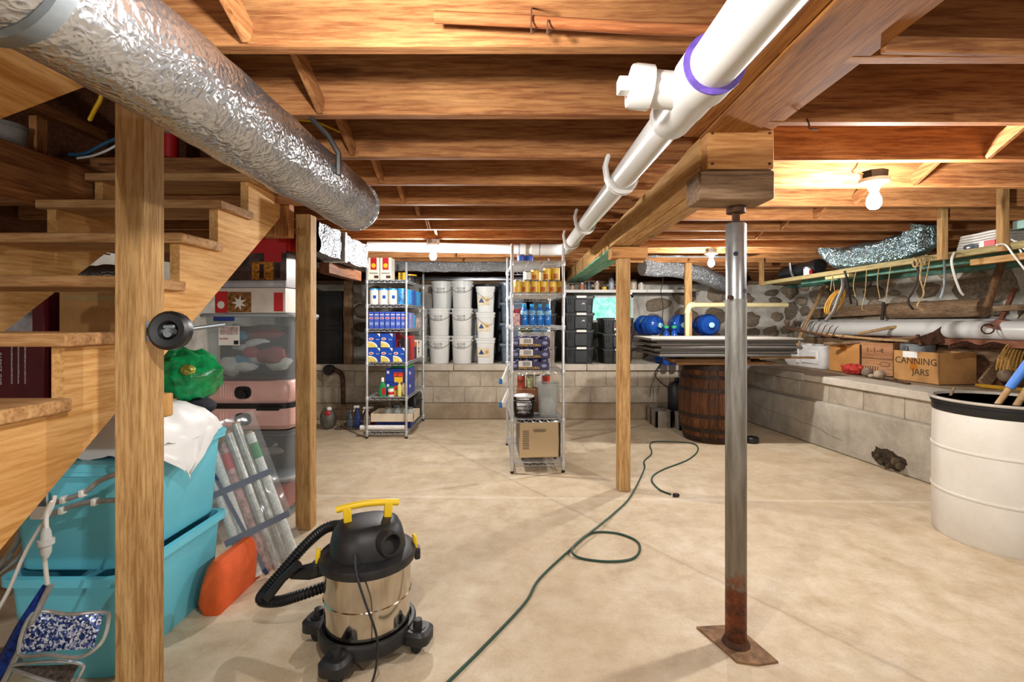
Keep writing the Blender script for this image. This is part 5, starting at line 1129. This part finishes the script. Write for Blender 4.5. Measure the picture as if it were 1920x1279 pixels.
for i, px in enumerate((1250, 1265)): jug('water_jug', ['small blue jug with green cap, left one', 'small blue jug with green cap, right one'][i], ((px-VPX)*5.98/FPX, 6.0, LZ+.0005), .045, .47, True, capm=plain('green_cap', '#2fae6c', .4))
# ================================================================= barrel
BC = Vector((2.02, 5.12, 0)); T = Thing('wooden_barrel', 'dark oak barrel carrying boards and panels', 'barrel', BC)
BWD = wood('barrel_wood', '#2c1a10', '#4f2f1b', '#744a2b', 'z', 1, .2, .55)
def bprof(z): return .268+.062*(1-((z-.4)/.4)**2)
NS = 22
for k in range(NS):
    a0 = 2*PI*k/NS+.006; a1 = 2*PI*(k+1)/NS-.006; rings = []
    for q in range(9):
        z = .8*q/8; r = bprof(z); am = (a0+a1)/2
        rings.append([Vector((rr*math.cos(a), rr*math.sin(a), z)) for rr, a in ((r, a0), (r+.004, am), (r, a1), (r-.025, a1), (r-.025, a0))])
    T.part('stave', MB().loft(rings), BWD)
for z0, z1 in ((.012, .06), (.11, .155), (.26, .30), (.52, .56), (.65, .69), (.74, .79)):
    T.part('hoop', MB().lathe([(bprof(z0)+.005, z0), (bprof(z0)+.007, z0), (bprof(z1)+.007, z1), (bprof(z1)+.005, z1)], 40, cap0=False, cap1=False), plain('dark_hoop', '#33251c', .6, .5, var=.4, vs=25))
T.part('barrel_head', MB().cyl((0, 0, .76), (0, 0, .775), .245, n=32), BWD)
for i, (x0, y0, x1, y1, z) in enumerate(((-.48, -.22, .52, .05, .802), (-.42, .07, .55, .26, .802), (-.52, -.16, .45, .10, .832), (-.25, -.20, .5, .16, .862), (-.35, .0, .4, .2, .892))):
    pass
bs = [(-.46, -.30, .50, -.08, .8005), (-.42, -.06, .55, .20, .8005), (-.50, -.26, .30, -.02, .829), (-.30, .01, .52, .18, .829), (-.36, -.22, .42, .12, .8575)]
for i, (x0, y0, x1, y1, z) in enumerate(bs):
    solo('plank', ['front', 'rear', 'front upper', 'rear upper', 'topmost'][i]+' brown plank lying on the barrel', 'plank', MB().box(x0, y0, 0, x1, y1, .028, .003), wood('plank_brown', '#4a3020', '#7a5535', '#9c7650', 'x'), (BC.x, BC.y, z), (0, 0, 0, 0, .02)[i], 'planks on the barrel')
GP = plain('grey_panel', '#77726b', .6, var=.15, vs=4); GPT = plain('pale_panel', '#b5b0a6', .55, var=.1, vs=4)
for i in range(7):
    w_ = (1.30, 1.34, 1.42, 1.38, 1.44, 1.40, 1.50)[i]; z = .887+i*.0265
    T = Thing('flat_panel', 'grey flat panel resting over the barrel, %s from bottom' % ORD[i], 'panel', (2.03+(-.02, .03, .0, .05, -.03, .02, 0)[i], 5.10+(i % 3)*.02, z), (.01, -.02, .015, -.01, .02, 0, .01)[i], 'stack of grey panels')
    T.part('sheet', MB().box(-w_/2, -.36, .003, w_/2, .36, .0255, .003), GPT if i == 6 else GP); T.part('edge_lip', MB().box(-w_/2, -.365, .0005, w_/2, -.345, .012, .001), plain('panel_edge', '#4c4844', .6))
solo('lath', 'short pale wooden lath sticking out beside the panels', 'lath', MB().beam((0, 0, .012), (.62, -.05, .012), .05, .02, .002), postw('x'), (2.30, 4.85, .863))
# cinder blocks
cm = MB()
for x0, x1 in ((-.2, -.165), (-.018, .018), (.165, .2)): cm.box(x0, -.1, 0, x1, .1, .19, .004)
cm.box(-.2, -.1, 0, .2, -.068, .19, .004).box(-.2, .068, 0, .2, .1, .19, .004)
CBM = concrete('cinder_block', '#5f564a', '#81776a', '#9d9385', 4)
for i, (px, y, rz) in enumerate(((1236, 5.80, PI/2), (1268, 5.72, 0))):
    solo('cinder_block', ['hollow concrete block standing against the block wall', 'hollow concrete block beside barrel'][i], 'concrete block', MB().add(cm.v, cm.f), CBM, ((px-VPX)*y/FPX if i == 0 else 2.0, y if i == 0 else 5.56, 0), rz)
T = Thing('sump_pump', 'black round pump behind the barrel', 'pump', (1.93, 5.95, 0)); T.part('body', MB().lathe([(.10, .0), (.11, .02), (.11, .42), (.08, .48), (.03, .50)], 20), BLACK); T.part('top_knob', MB().lathe([(.03, .5), (.03, .54)], 12), BLACK)
solo('floor_caster', 'dark round wheel lying on the floor by barrel', 'wheel', MB().lathe([(.06, 0), (.07, .01), (.07, .05), (.06, .06), (.02, .06)], 18), BLACK, (2.36, 4.93, 0))
# ================================================================= right ledge
def rpiece(name, label, cat, s, t, z, rz=0, group=None): return Thing(name, label, cat, RW(s, t, z), RROT+rz, group)
# local frame of rpiece: x = away from the room, y = along the wall into depth. the room-facing side is -x.
FO = plain('styrofoam', '#e4e3df', .7, var=.05, vs=12, bump=.15, bs=120)
L0 = LZ+.0005
T = rpiece('foam_cooler', 'white foam cooler box on the right ledge', 'cooler', 5.72, .68, L0)
T.part('cooler_body', MB().loft([rrect(.34, .60, .05, 0), rrect(.38, .66, .05, .05), rrect(.40, .70, .05, .26), rrect(.35, .65, .04, .26), rrect(.33, .62, .04, .04)]), FO)
T.part('moulded_panel', MB().box(-.205, -.26, .05, -.185, .0, .20, .01), FO); T.part('moulded_rib', MB().box(-.207, .05, .04, -.185, .09, .22, .006), FO)
T = rpiece('carton', 'tall cardboard carton beside the foam cooler', 'box', 5.12, .66, L0); T.part('carton_body', MB().box(-.16, -.20, 0, .16, .20, .31, .004), plain('tan_cardboard', '#c48a4a', .85, var=.1)); T.part('brown_tape', MB().box(-.1615, -.04, .23, -.16, .04, .31), plain('brown_tape', '#b06a18', .4)); T.part('dark_side', MB().box(-.15, -.202, .01, .15, -.2, .30), plain('dark_card', '#4e3826', .9, var=.5, vs=25))  # side toward the camera is a darker, mottled brown
T = Thing('wooden_crate', 'printed wooden crate between carton and galvanised bucket', 'crate', (3.70, 4.96, L0), math.radians(-60))
CRW = wood('crate_wood', '#8a5a3a', '#b58358', '#cba077', 'x')
for k in range(2): T.part('side_board', MB().box(-.16, -.13, .003+k*.165, .16, -.115, .165+k*.165, .003), CRW); T.part('back_board', MB().box(-.16, .115, .003+k*.165, .16, .13, .165+k*.165, .003), CRW)
for x in (-.16, .145): T.part('end_board', MB().box(x, -.115, .003, x+.015, .115, .33, .003), CRW)
T.part('floor_board', MB().box(-.145, -.115, 0, .145, .115, .015), CRW)
text(T.o, '1-1-4', (0, -.131, .25), .075, plain('brown_ink', '#5a3520', .8)); [T.part('stencil_mark', MB().box(-.13+k*.022, -.131, .03, -.122+k*.022, -.129, .09), plain('brown_ink', '#5a3520', .8)) for k in range(8)]; T.part('stencil_loop', MB().tube([(.09+.045*math.cos(a*PI/8), -.1305, .115+.022*math.sin(a*PI/8)) for a in range(16)], .0025, 4, True), plain('brown_ink', '#5a3520', .8))
T.part('scrap_pile', MB().sphere((0, 0, .27), (.13, .10, .10), 18, 10, wob=lambda d: .4*noise.noise(d*4)), RUST)
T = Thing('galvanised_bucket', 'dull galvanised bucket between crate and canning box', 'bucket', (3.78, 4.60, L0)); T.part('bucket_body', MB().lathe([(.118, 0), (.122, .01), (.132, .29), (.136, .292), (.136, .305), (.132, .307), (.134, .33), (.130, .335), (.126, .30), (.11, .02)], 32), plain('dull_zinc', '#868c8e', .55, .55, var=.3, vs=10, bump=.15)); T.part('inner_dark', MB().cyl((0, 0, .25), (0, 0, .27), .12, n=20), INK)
T.part('handle_ear', MB().box(-.145, -.05, .25, -.128, -.0, .31, .003), GALV); T.part('paper_tag', MB().box(-.15, -.09, .12, -.135, -.07, .22), PAPER)
T = rpiece('carton', 'open cardboard box marked canning jars', 'box', 4.30, .67, L0); cw = .19; cd = .215; ch = .275
T.part('carton_wall', MB().box(-cw, -cd, 0, -cw+.006, cd, ch).box(cw-.006, -cd, 0, cw, cd, ch).box(-cw, -cd, 0, cw, -cd+.006, ch).box(-cw, cd-.006, 0, cw, cd, ch).box(-cw, -cd, 0, cw, cd, .006), CARD)
T.part('white_label', MB().box(-cw-.0015, -.02, .215, -cw, .12, .272), PAPER); T.part('tape', MB().box(-cw-.001, -.02, .10, -cw, .05, .214), plain('brown_tape', '#b06a18', .4))
text(T.o, 'CANNING', (-cw-.002, .0, .185), .085, plain('marker_ink', '#4a3626', .8), rot=(PI/2, 0, -PI/2)); text(T.o, 'JARS', (-cw-.002, -.05, .09), .08, plain('marker_ink', '#4a3626', .8), rot=(PI/2, 0, -PI/2))
for i in range(3):
    J = Thing('glass_jar', ['front glass jar inside the canning box', 'middle glass jar inside the canning box', 'rear glass jar inside the canning box'][i], 'jar', RW(4.20+i*.1, .66, L0+.0065), RROT, 'jars in the canning box'); J.part('glass', MB().lathe([(.042, 0), (.045, .01), (.045, .2), (.035, .225), (.035, .245)], 16), clear('jar_glass', '#e8efee', .3)); J.part('jar_lid', MB().lathe([(.038, .242), (.038, .26)], 16), GALV)
# small can box, red cloth, stones
T = rpiece('small_tin', 'small green and tan label tin near the wall corner', 'can', 6.20, .22, L0); T.part('tin_body', MB().box(-.06, -.075, 0, .06, .075, .15, .008), plain('tan_tin', '#b98d58', .6, var=.4, vs=20)); T.part('green_label', MB().box(-.0625, -.01, .015, -.058, .073, .14), GREENP); T.part('white_edge', MB().box(-.061, -.06, .145, .061, .075, .1515), PAPER)
solo('red_cloth', 'crumpled red and white cloth on ledge in front of carton', 'cloth', MB().sphere((0, 0, .045), (.06, .12, .05), 20, 12, wob=lambda d: .45*noise.noise(d*3.2)), plain('red_white_cloth', '#c23a30', .8, var=.3, vs=30), RW(4.92, .42, L0+.012), RROT)
for i, (s, t) in enumerate(((4.72, .40), (4.52, .34), (4.62, .36))): solo('round_stone', ['brown stone left of the pair on ledge edge', 'brown stone in front of the wooden crate', 'small brown lump between two stones on ledge'][i], 'stone', MB().sphere((0, 0, .045 if i < 2 else .02), (.05, .05, .045) if i < 2 else (.04, .04, .02), 12, 8, wob=lambda d: .15*noise.noise(d*2)), stone_mat(), RW(s, t, L0))
# long timbers and pipes behind the boxes
def rlong(name, label, cat, s0, t0, z0, s1, t1, z1, wd, ht, mat, group=None): return wsolo(name, label, cat, MB().beam(RW(s0, t0, z0), RW(s1, t1, z1), wd, ht, .004), mat, None, group)
def rrod(name, label, cat, pts, r, mat, n=12, k=1, group=None):
    p = [RW(*q) for q in pts]; p = smooth(p, k) if k > 1 else p
    return wsolo(name, label, cat, MB().tube(p, r, n), mat, None, group)
rlong('timber', 'dark timber at rear of the right ledge under white pipes', 'timber', 3.0, 1.0, LZ+.09, 6.3, 1.0, LZ+.09, .2, .176, darkw('y'))
rlong('timber', 'weathered timber stacked on the dark timber', 'timber', 3.0, 1.0, LZ+.26, 6.2, 1.0, LZ+.26, .18, .16, oldw('y'))
rlong('timber', 'reddish board on top of the stacked timbers', 'timber', 2.9, .94, LZ+.36, 5.6, .97, LZ+.36, .22, .035, wood('red_board', '#5a3326', '#84523d', '#a06e55', 'y'))
rlong('timber', 'long brown plank lying above the canning box', 'timber', 2.9, .80, 1.06, 4.9, .82, 1.045, .05, .06, wood('red_board', '#5a3326', '#84523d', '#a06e55', 'y'))
rrod('white_pipe', 'front long white plastic pipe lying along right ledge', 'pipe', [(3.2, .86, 1.165), (6.05, .82, 1.155)], .082, PVC, 24, group='white pipes')
rrod('white_pipe', 'rear long white plastic pipe lying along right ledge', 'pipe', [(3.2, 1.03, 1.185), (6.25, .99, 1.175)], .08, PVC, 24, group='white pipes')
# rake
T = Thing('garden_rake', 'rusty garden rake with upturned tines lying over cooler', 'rake', RW(5.6, .6, 1.03)); RH = wood('handle_wood', '#8a6a44', '#b08f62', '#c8ab80', 'y')
a, b_ = P(1474, 615, 5.55), P(1560, 632, 5.05); T.wp('rake_bar', MB().tube([a, b_], .013, 8), RUST)
for i in range(10): q = a.lerp(b_, i/9); T.wp('tine', MB().tube([q, q+Vector((.035, -.01, .09)), q+Vector((.06, -.02, .115))], [.005, .0045, .002], 6), RUST)
T.wp('handle', MB().tube([P(1518, 624, 5.3), P(1640, 636, 4.9), P(1740, 642, 4.6)], .014, 10), RH)
wsolo('tool_handle', 'pale tool handle lying across toward the crate', 'tool handle', MB().tube([P(1610, 626, 5.0), P(1665, 615, 4.9), P(1742, 606, 4.75)], [.014, .016, .017], 12), RH)
wsolo('tool_handle', 'grey tool handle lying over the crate top', 'tool handle', MB().tube([P(1545, 645, 5.2), P(1640, 640, 4.95), P(1725, 632, 4.7)], [.02, .017, .015], 12), oldw('y'))
T = Thing('axe_head', 'rusty iron tool head above galvanised bucket', 'tool', P(1745, 635, 4.45)); T.wp('blade', MB().loft([[P(1700, 640, 4.5), P(1735, 648, 4.45), P(1780, 640, 4.4), P(1790, 625, 4.4), P(1765, 612, 4.42), P(1750, 622, 4.44)], [p+Vector((.06, .05, 0)) for p in (P(1700, 640, 4.5), P(1735, 648, 4.45), P(1780, 640, 4.4), P(1790, 625, 4.4), P(1765, 612, 4.42), P(1750, 622, 4.44))]]), RUST); T.wp('socket', MB().tube([P(1720, 628, 4.5), P(1727, 648, 4.46)], .016, 8), RUST)
# chain: separate links as parts
T = Thing('iron_chain', 'heavy rusty chain heaped behind the canning box', 'chain', RW(3.95, .7, 1.0)); cp_ = smooth([P(1785, 650, 3.95), P(1810, 645, 3.95), P(1835, 652, 3.95), P(1860, 646, 3.95), P(1885, 650, 3.93), P(1915, 645, 3.9)], 6)
for i in range(len(cp_)-1):
    c = (cp_[i]+cp_[i+1])/2; d = (cp_[i+1]-cp_[i]).normalized(); u, v_ = frame_of(d); u = u if i % 2 else v_
    T.wp('link', MB().tube([c+d*(.034*math.cos(k*PI/5))+u*(.018*math.sin(k*PI/5)) for k in range(10)], .006, 5, True), RUST)
off2 = Vector((9, 2, 5))
wsolo('scrap_heap', 'dark heap of rusty scrap behind the boxes on ledge', 'scrap', MB().grid(lambda u, w_: tuple(RW(3.3+2.0*u, .86+.10*w_, LZ+.22*math.sin(PI*min(1, max(0, w_)))*(.7+.5*noise.noise(Vector((u*9, w_*3, 1))))+.004)), 30, 8), RUST)
wsolo('red_metal_sheet', 'bent reddish metal sheet lying on white pipes at right edge', 'metal sheet', MB().loft([[P(1845, 612, 4.0), P(1868, 598, 4.0), P(1960, 612, 3.8), P(1960, 640, 3.8), P(1880, 622, 4.0)], [p+Vector((.12, .06, .0)) for p in (P(1845, 612, 4.0), P(1868, 598, 4.0), P(1960, 612, 3.8), P(1960, 640, 3.8), P(1880, 622, 4.0))]]), plain('red_brown_metal', '#8a5b4d', .6, .2, var=.25))
wsolo('iron_ring', 'small rusty iron ring hanging from metal sheet', 'ring', MB().tube([P(1852+12*math.cos(k*PI/6), 617+9*math.sin(k*PI/6), 3.98) for k in range(12)], .006, 6, True), RUST)
T = Thing('straw_broom', 'bundle of yellow broom straw at right edge of ledge', 'broom', P(1900, 690, 3.95)); ST = plain('straw', '#b98f4a', .85, var=.35, vs=60, bump=.6)
T.wp('straw_bundle', MB().loft([[P(px, py, 3.95+dd) for px, py, dd in ring] for ring in (((1866, 690, 0), (1895, 694, -.05), (1940, 700, 0), (1940, 690, .15), (1880, 684, .15)), ((1870, 670, 0), (1895, 672, -.06), (1950, 678, 0), (1950, 668, .17), (1885, 666, .17)), ((1885, 650, 0), (1905, 650, -.05), (1950, 655, 0), (1950, 648, .15), (1890, 646, .15)), ((1905, 635, 0), (1918, 634, -.03), (1950, 640, 0), (1950, 632, .1), (1908, 632, .1)))]), ST)
for i in range(9): T.wp('straw', MB().tube(smooth([P(1868+i*7, 694+i*.6, 3.92-.002*i), P(1874+i*7, 670, 3.885), P(1888+i*6, 648, 3.9), P(1908+i*4, 634, 3.93)], 3), .006, 5), ST)
T = Thing('work_boot', 'worn tan leather boot lying on ledge below broom straw', 'boot', P(1890, 712, 3.9)); T.wp('boot_body', MB().sphere(P(1905, 705, 3.95), (.11, .07, .05), 18, 10, wob=lambda d: .12*noise.noise(d*2)), plain('worn_leather', '#8b7460', .8, var=.3)); T.wp('boot_toe', MB().sphere(P(1884, 704, 3.93), (.045, .05, .055), 14, 8), plain('worn_leather', '#8b7460', .8))
wsolo('grey_board', 'slanted grey board leaning beside the canning box', 'board', MB().beam(P(1842, 722, 3.98), P(1886, 668, 4.15), .09, .025, .003, up=(.2, -1, .3)), oldw('y'))
wsolo('yellow_handle', 'yellow painted tool handle lying on the ledge edge', 'tool handle', MB().tube([P(1829, 722, 3.97), P(1842, 724, 3.95), P(1960, 736, 3.8)], [.012, .018, .018], 12), plain('yellow_paint', '#c39225', .5, var=.3))
wsolo('scrap_strip', 'thin dark scrap strip lying before galvanised bucket', 'scrap', MB().beam(RW(4.15, .25, L0+.008), RW(4.62, .36, L0+.008), .04, .014, .002), RUST)
# things hanging on and leaning against the stone wall
def hang(name, label, cat, pts, r, mat, n=7, k=5): return wsolo(name, label, cat, MB().tube(smooth([P(*q) for q in pts], k), r, n), mat)
ROPE = plain('rope', '#b8a070', .9, var=.3, vs=60); DKM = plain('dark_iron', '#3d342d', .7, .4, var=.4)
hang('broomstick', 'tan wooden handle leaning on stone wall left of rope loop', 'tool handle', [(1545, 536, 6.1), (1530, 570, 6.0), (1508, 612, 5.9), (1495, 650, 5.75)], .022, RH)
HX = 2.92
T = Thing('hanging_shelf', 'long wooden shelf hung from joists along the right wall', 'shelf', (HX+.15, 3.9, 1.66))
T.wp('shelf_board', MB().box(HX-.03, 2.2, 1.675, HX+.34, 5.7, 1.70, .003), wood('sill_wood', '#74663f', '#9c8d5f', '#b8aa7b', 'y'))
T.wp('front_rail', MB().box(HX-.05, 2.2, 1.662, HX-.028, 5.7, 1.704, .003), wood('sill_wood', '#74663f', '#9c8d5f', '#b8aa7b', 'y'))
T.wp('teal_ledger', MB().box(HX+.1, 2.2, 1.63, HX+.14, 5.2, 1.674, .003), plain('teal_painted_wood', '#5c7d70', .7, var=.3))
for y in (joist_y(4)-.0, joist_y(5)-.0, joist_y(11)): T.wp('hanger_stud', MB().box(HX-.095, y, 1.655, HX-.052, y+.043, 2.06, .003), postw('z'))
T.wp('short_batten', MB().box(HX-.02, 2.75, 1.60, HX+.02, 3.12, 1.64, .003), postw('y')); T.wp('short_batten', MB().box(HX-.02, 4.25, 1.63, HX+.02, 4.6, 1.674, .003), wood('sill_wood', '#74663f', '#9c8d5f', '#b8aa7b', 'y'))
def HD(px): return (HX-.06)*FPX/(px-VPX)
def hung(name, label, cat, pts, r, mat, n=7): return wsolo(name, label, cat, MB().tube(smooth([P(x, y, HD(pts[0][0])+o) for x, y, o in pts], 5), r, n), mat)
T = Thing('rope_coil', 'coiled yellow rope hung under the hanging shelf', 'rope', P(1565, 570, 4.45))
for i in range(3): T.wp('coil', MB().tube([P(1563+i*3+(14-i)*math.cos(a*PI/8)+10*math.sin(a*PI/8)*-.9, 566+22*math.sin(a*PI/8)-4*math.cos(a*PI/8), 4.45-.01*i) for a in range(16)], .0075, 6, True), plain('yellow_rope', '#b98a34', .8, var=.2))
for dx in (-5, 3): T.wp('hanging_string', MB().tube([P(1561, 516, 4.40), P(1562+dx, 545, 4.45)], .0028, 5), ROPE)
hung('grey_pipe_tool', 'grey bent bar hung beside rope coil', 'tool', [(1580, 522, 0), (1580, 538, .03), (1572, 560, .05), (1562, 585, .06), (1548, 602, .06)], .016, plain('grey_iron', '#6f6a64', .6, .4))
hung('hose_hook', 'black hose with pale end hung on hanging shelf', 'hose', [(1583, 508, 0), (1587, 520, 0), (1592, 550, .03), (1596, 570, .05)], .009, BLACK)
for i, (pts, m_) in enumerate(((((1670, 500, 0), (1664, 540, .05), (1661, 570, .08)), ROPE), (((1625, 506, 0), (1622, 550, .05), (1616, 578, .06), (1625, 582, .06)), ROPE), (((1714, 490, 0), (1722, 512, -.02), (1712, 545, 0), (1702, 565, 0), (1712, 580, .03)), DKM), (((1730, 488, 0), (1725, 520, .0), (1732, 550, .03), (1720, 572, .03), (1730, 582, .04)), ROPE), (((1744, 484, 0), (1738, 515, 0), (1732, 540, 0)), ROPE), (((1770, 486, 0), (1771, 520, .03), (1768, 545, .04), (1763, 560, .05)), GALV), (((1789, 474, 0), (1784, 490, -.03), (1790, 518, 0), (1800, 545, .04), (1806, 553, .06)), WHITE), (((1648, 502, 0), (1645, 530, .03), (1650, 560, .03)), ROPE), (((1605, 510, 0), (1600, 535, .03), (1604, 556, .03)), ROPE))):
    hung(('rope_strand', 'thin_string', 'iron_hook', 'tangled_rope', 'rope_end', 'steel_cable', 'bent_tube', 'thin_string', 'thin_string')[i], ['rope strand tied to shelf left of the dark hooks', 'thin string with small hook over grey timber', 'dark iron hook cluster hanging over log', 'tangled rope hanging beside iron hooks', 'short rope end knotted on shelf edge', 'grey metal cable hanging under the stud', 'white bent tube hanging over log end', 'thin string left of the longest rope strand', 'thin string hanging right of black hose'][i], 'rope' if i not in (2, 5, 6) else 'hook', pts, .003 if i in (0, 1, 4, 7, 8) else (.0055 if i == 3 else .0075), m_)
T = Thing('rope_knot', 'knotted rope bundle tied around the shelf edge', 'rope', P(1725, 492, HD(1725)))
for k in range(4): T.wp('rope_loop', MB().tube([P(1716+k*7+5*math.cos(a*PI/6), 492-k*1.5+9*math.sin(a*PI/6), HD(1725)-.02-.015*math.sin(a*PI/3+k)) for a in range(12)], .006, 5, True), ROPE)
rrod('log', 'thick dark log lying along wall behind white pipes', 'log', [(4.15, 1.02, 1.36), (4.9, 1.02, 1.35), (5.1, 1.02, 1.345)], .085, oldw('y'), 18)
rlong('old_yoke', 'grey wooden yoke beam along wall behind white pipes', 'timber', 5.15, 1.02, 1.37, 6.15, 1.02, 1.33, .05, .12, oldw('y'))
rrod('iron_rod', 'thin iron rod standing behind the white pipes', 'rod', [(5.05, .9, 1.25), (5.05, .92, 1.44)], .016, DKM)
rlong('short_post', 'short brown stake standing behind the white pipes', 'timber', 4.02, 1.02, 1.25, 3.94, 1.05, 1.52, .045, .03, wood('red_board', '#5a3326', '#84523d', '#a06e55', 'y'))
hang('scythe_handle', 'long curved dark wooden scythe handle leaning on stone wall', 'tool handle', [(1850, 575, 3.75), (1862, 545, 3.7), (1872, 510, 3.6), (1892, 470, 3.4), (1925, 435, 3.15), (1960, 412, 2.95)], .026, wood('dark_handle', '#43301f', '#64482f', '#7d5f42', 'z'), 12)
rlong('grey_log_bar', 'grey weathered bar lying behind the scythe handle', 'timber', 2.9, 1.0, 1.36, 4.05, 1.0, 1.35, .06, .05, oldw('y'))
for i, pts in enumerate((((1868, 459, 2.83), (1885, 459, 2.82), (1900, 478, 2.8), (1925, 510, 2.8)), ((1888, 446, 2.86), (1905, 455, 2.82), (1918, 480, 2.8)), ((1905, 452, 2.82), (1915, 462, 2.78), (1930, 475, 2.75)))): hang('white_hook', ['lower white bent rod by right stud', 'upper white bent rod by right stud', 'short white bent rod at right edge'][i], 'rod', pts, .005, WHITE)
fd = duct('x', '', [(3.02, 4.72, 1.98), (3.03, 4.66, 1.90), (3.05, 4.52, 1.825), (3.06, 4.2, 1.817), (3.07, 3.95, 1.817), (3.08, 3.76, 1.85), (3.08, 3.70, 1.99)], .112, FOIL, 26, .10, 2, 7, 12)
wsolo('foil_duct', 'shiny foil duct lying on the right hanging shelf', 'duct', fd, foil('foil_cyan_light', '#b4d4de', .22, 14, .6))  # cyan daylight falling on the foil is painted into its tint
fd = duct('x', '', [(3.04, 4.9, 1.80), (3.04, 5.15, 1.79), (3.0, 5.5, 1.78)], .075, BLACK, 16, .1, 5, 6, 6)
wsolo('black_duct', 'dark plastic duct behind the shiny foil duct', 'duct', fd, BLACK)
T = Thing('tubing_coil', 'flat coil of white plastic tubing on right hanging shelf', 'tubing', (3.05, 3.1, 1.701))
for i in range(6): T.wp('tube_turn', MB().tube(smooth([(2.93, 3.24-.006*i, 1.711+i*.0165), (2.925, 3.1, 1.712+i*.0168), (2.93, 2.96, 1.714+i*.0168), (3.12, 2.94, 1.714+i*.0168), (3.2, 3.1, 1.712+i*.0168), (3.14, 3.25, 1.711+i*.0165)], 5, True), .0078, 6, True), WHITE)
T = Thing('red_box', 'small red and white box on hanging shelf before the tubing', 'box', (2.905, 3.0, 1.7005)); T.part('carton_body', MB().box(-.008, -.05, 0, .008, .05, .042, .002), RED); T.part('white_end', MB().box(-.0088, .02, .001, .0088, .051, .043), PAPER)
T = Thing('plastic_packet', 'crinkled clear packet on shelf beside the red box', 'packet', (2.905, 3.12, 1.7005)); T.part('packet_body', MB().sphere((0, 0, .02), (.008, .05, .02), 14, 8, wob=lambda d: .3*noise.noise(d*4)), plain('shiny_dark_film', '#6d7880', .2, .4, var=.5, vs=40))
T = canister('paint_can', 'small white paint can with red label on hanging shelf', (2.96, 4.98, 1.7005), .036, .08, PAPER, GALV, cat='can'); T.part('red_label', MB().box(-.005, -.038, .02, .026, -.030, .06), RED)
hang('grey_pipe', 'grey bent conduit by the far end of hanging shelf', 'pipe', [(1481, 493, 5.25), (1483, 508, 5.25), (1487, 518, 5.22), (1496, 526, 5.18)], .013, GALV)
wsolo('cyan_lit_plank', 'plank with cyan light painted in, stored above the hanging shelf at right edge', 'plank', MB().beam((3.05, 2.92, 1.815), (3.2, 2.2, 1.83), .2, .05, .003), plain('cyan_lit_wood', '#8fb5a8', .7, var=.2))  # cyan daylight on this plank is put into its base colour
# ================================================================= white drum with sticks
DC = Vector((2.775, 2.77, 0)); T = Thing('plastic_drum', 'large white plastic drum with black rim band on floor', 'drum', DC)
DM = NT('scuffed_white_drum'); co_ = DM.coord((1, 1, 1), False); f1 = DM.noise(co_, 4, 6, .7); f2 = DM.noise(DM.coord((3, 3, 14), False), 3, 5, .7); f3 = DM.noise(co_, 38, 3, .6)
cc = DM.ramp(f1, [(.3, S('#d3cdc1')), (.55, S('#dcd8ce')), (.75, S('#e2dfd7'))]); cc = DM.mix(DM.ramp(f2, [(.64, (0, 0, 0, 1)), (.76, (.25, .25, .25, 1))]), cc, S('#8c8068')); cc = DM.mix(DM.ramp(f3, [(.7, (0, 0, 0, 1)), (.76, (.8, .8, .8, 1))]), cc, S('#4f483c')); DM.set(Base_Color=cc, Roughness=.45)
R_ = .322
T.part('drum_wall', MB().lathe([(R_*.97, 0), (R_, .02), (R_, .258), (R_*1.014, .260), (R_*1.014, .270), (R_, .272), (R_, .508), (R_*1.014, .51), (R_*1.014, .52), (R_, .522), (R_*.985, .735), (R_*.965, .735), (R_*.965, .03), (.01, .03)], 56, cap1=False), DM.m)
T.part('rim_band', MB().lathe([(R_*.99, .72), (R_*1.0, .725), (R_*1.0, .765), (R_*1.02, .768), (R_*1.02, .785), (R_*.96, .785), (R_*.96, .72)], 56), BLACK)
T.part('rim_lip', MB().lathe([(R_*1.02, .785), (R_*1.045, .787), (R_*1.05, .793), (R_*1.04, .80), (R_*.97, .80), (R_*.96, .785)], 56), plain('drum_lip', '#a49c8f', .5, var=.1))
T.part('dark_contents', MB().cyl((0, 0, .5), (0, 0, .60), R_*.93, n=32), plain('dark_dirt', '#2b241d', .95))
sk = [((1745+150, 752), (1925, 690), .022, 'post'), ((1912, 756), (1950, 700), .018, 'post')]
def stick(name, label, a, b__, r, mat, grip=None):
    T = Thing(name, label, 'tool handle', a, 0, 'handles in the drum'); a = Vector(a); b__ = Vector(b__)
    T.wp('shaft', MB().tube([a, b__], r, 12), mat)
    if grip: T.wp('blue_grip', MB().tube([a.lerp(b__, .62), b__], r*1.5, 12), grip)
stick('tool_handle', 'wooden tool handle with blue grip standing in white drum', (2.58, 2.74, .602), P(1934, 672, 2.62), .015, RH, plain('blue_grip', '#3f78c8', .5))
stick('tool_handle', 'plain wooden tool handle standing in the white drum', (2.66, 2.70, .602), P(1945, 700, 2.58), .016, RH)
stick('tool_handle', 'thin branch standing at rear of white drum', (2.56, 2.98, .602), P(1790, 726, 2.98), .007, oldw('z'))

wire('cable', 'white and yellow wires feeding the right ceiling bulb', [P(1612, 296, 2.3), P(1605, 312, 2.25), P(1598, 322, 2.22), P(1612, 326, 2.2), P(1632, 326, 2.2)], .004, plain('cream_cable', '#d8cba0', .5))
wire('cable', 'bent iron hook under the joist beside bearing block', [P(1512, 222, 1.66), P(1517, 233, 1.64), P(1518, 241, 1.64), P(1533, 243, 1.66)], .003, RUST)
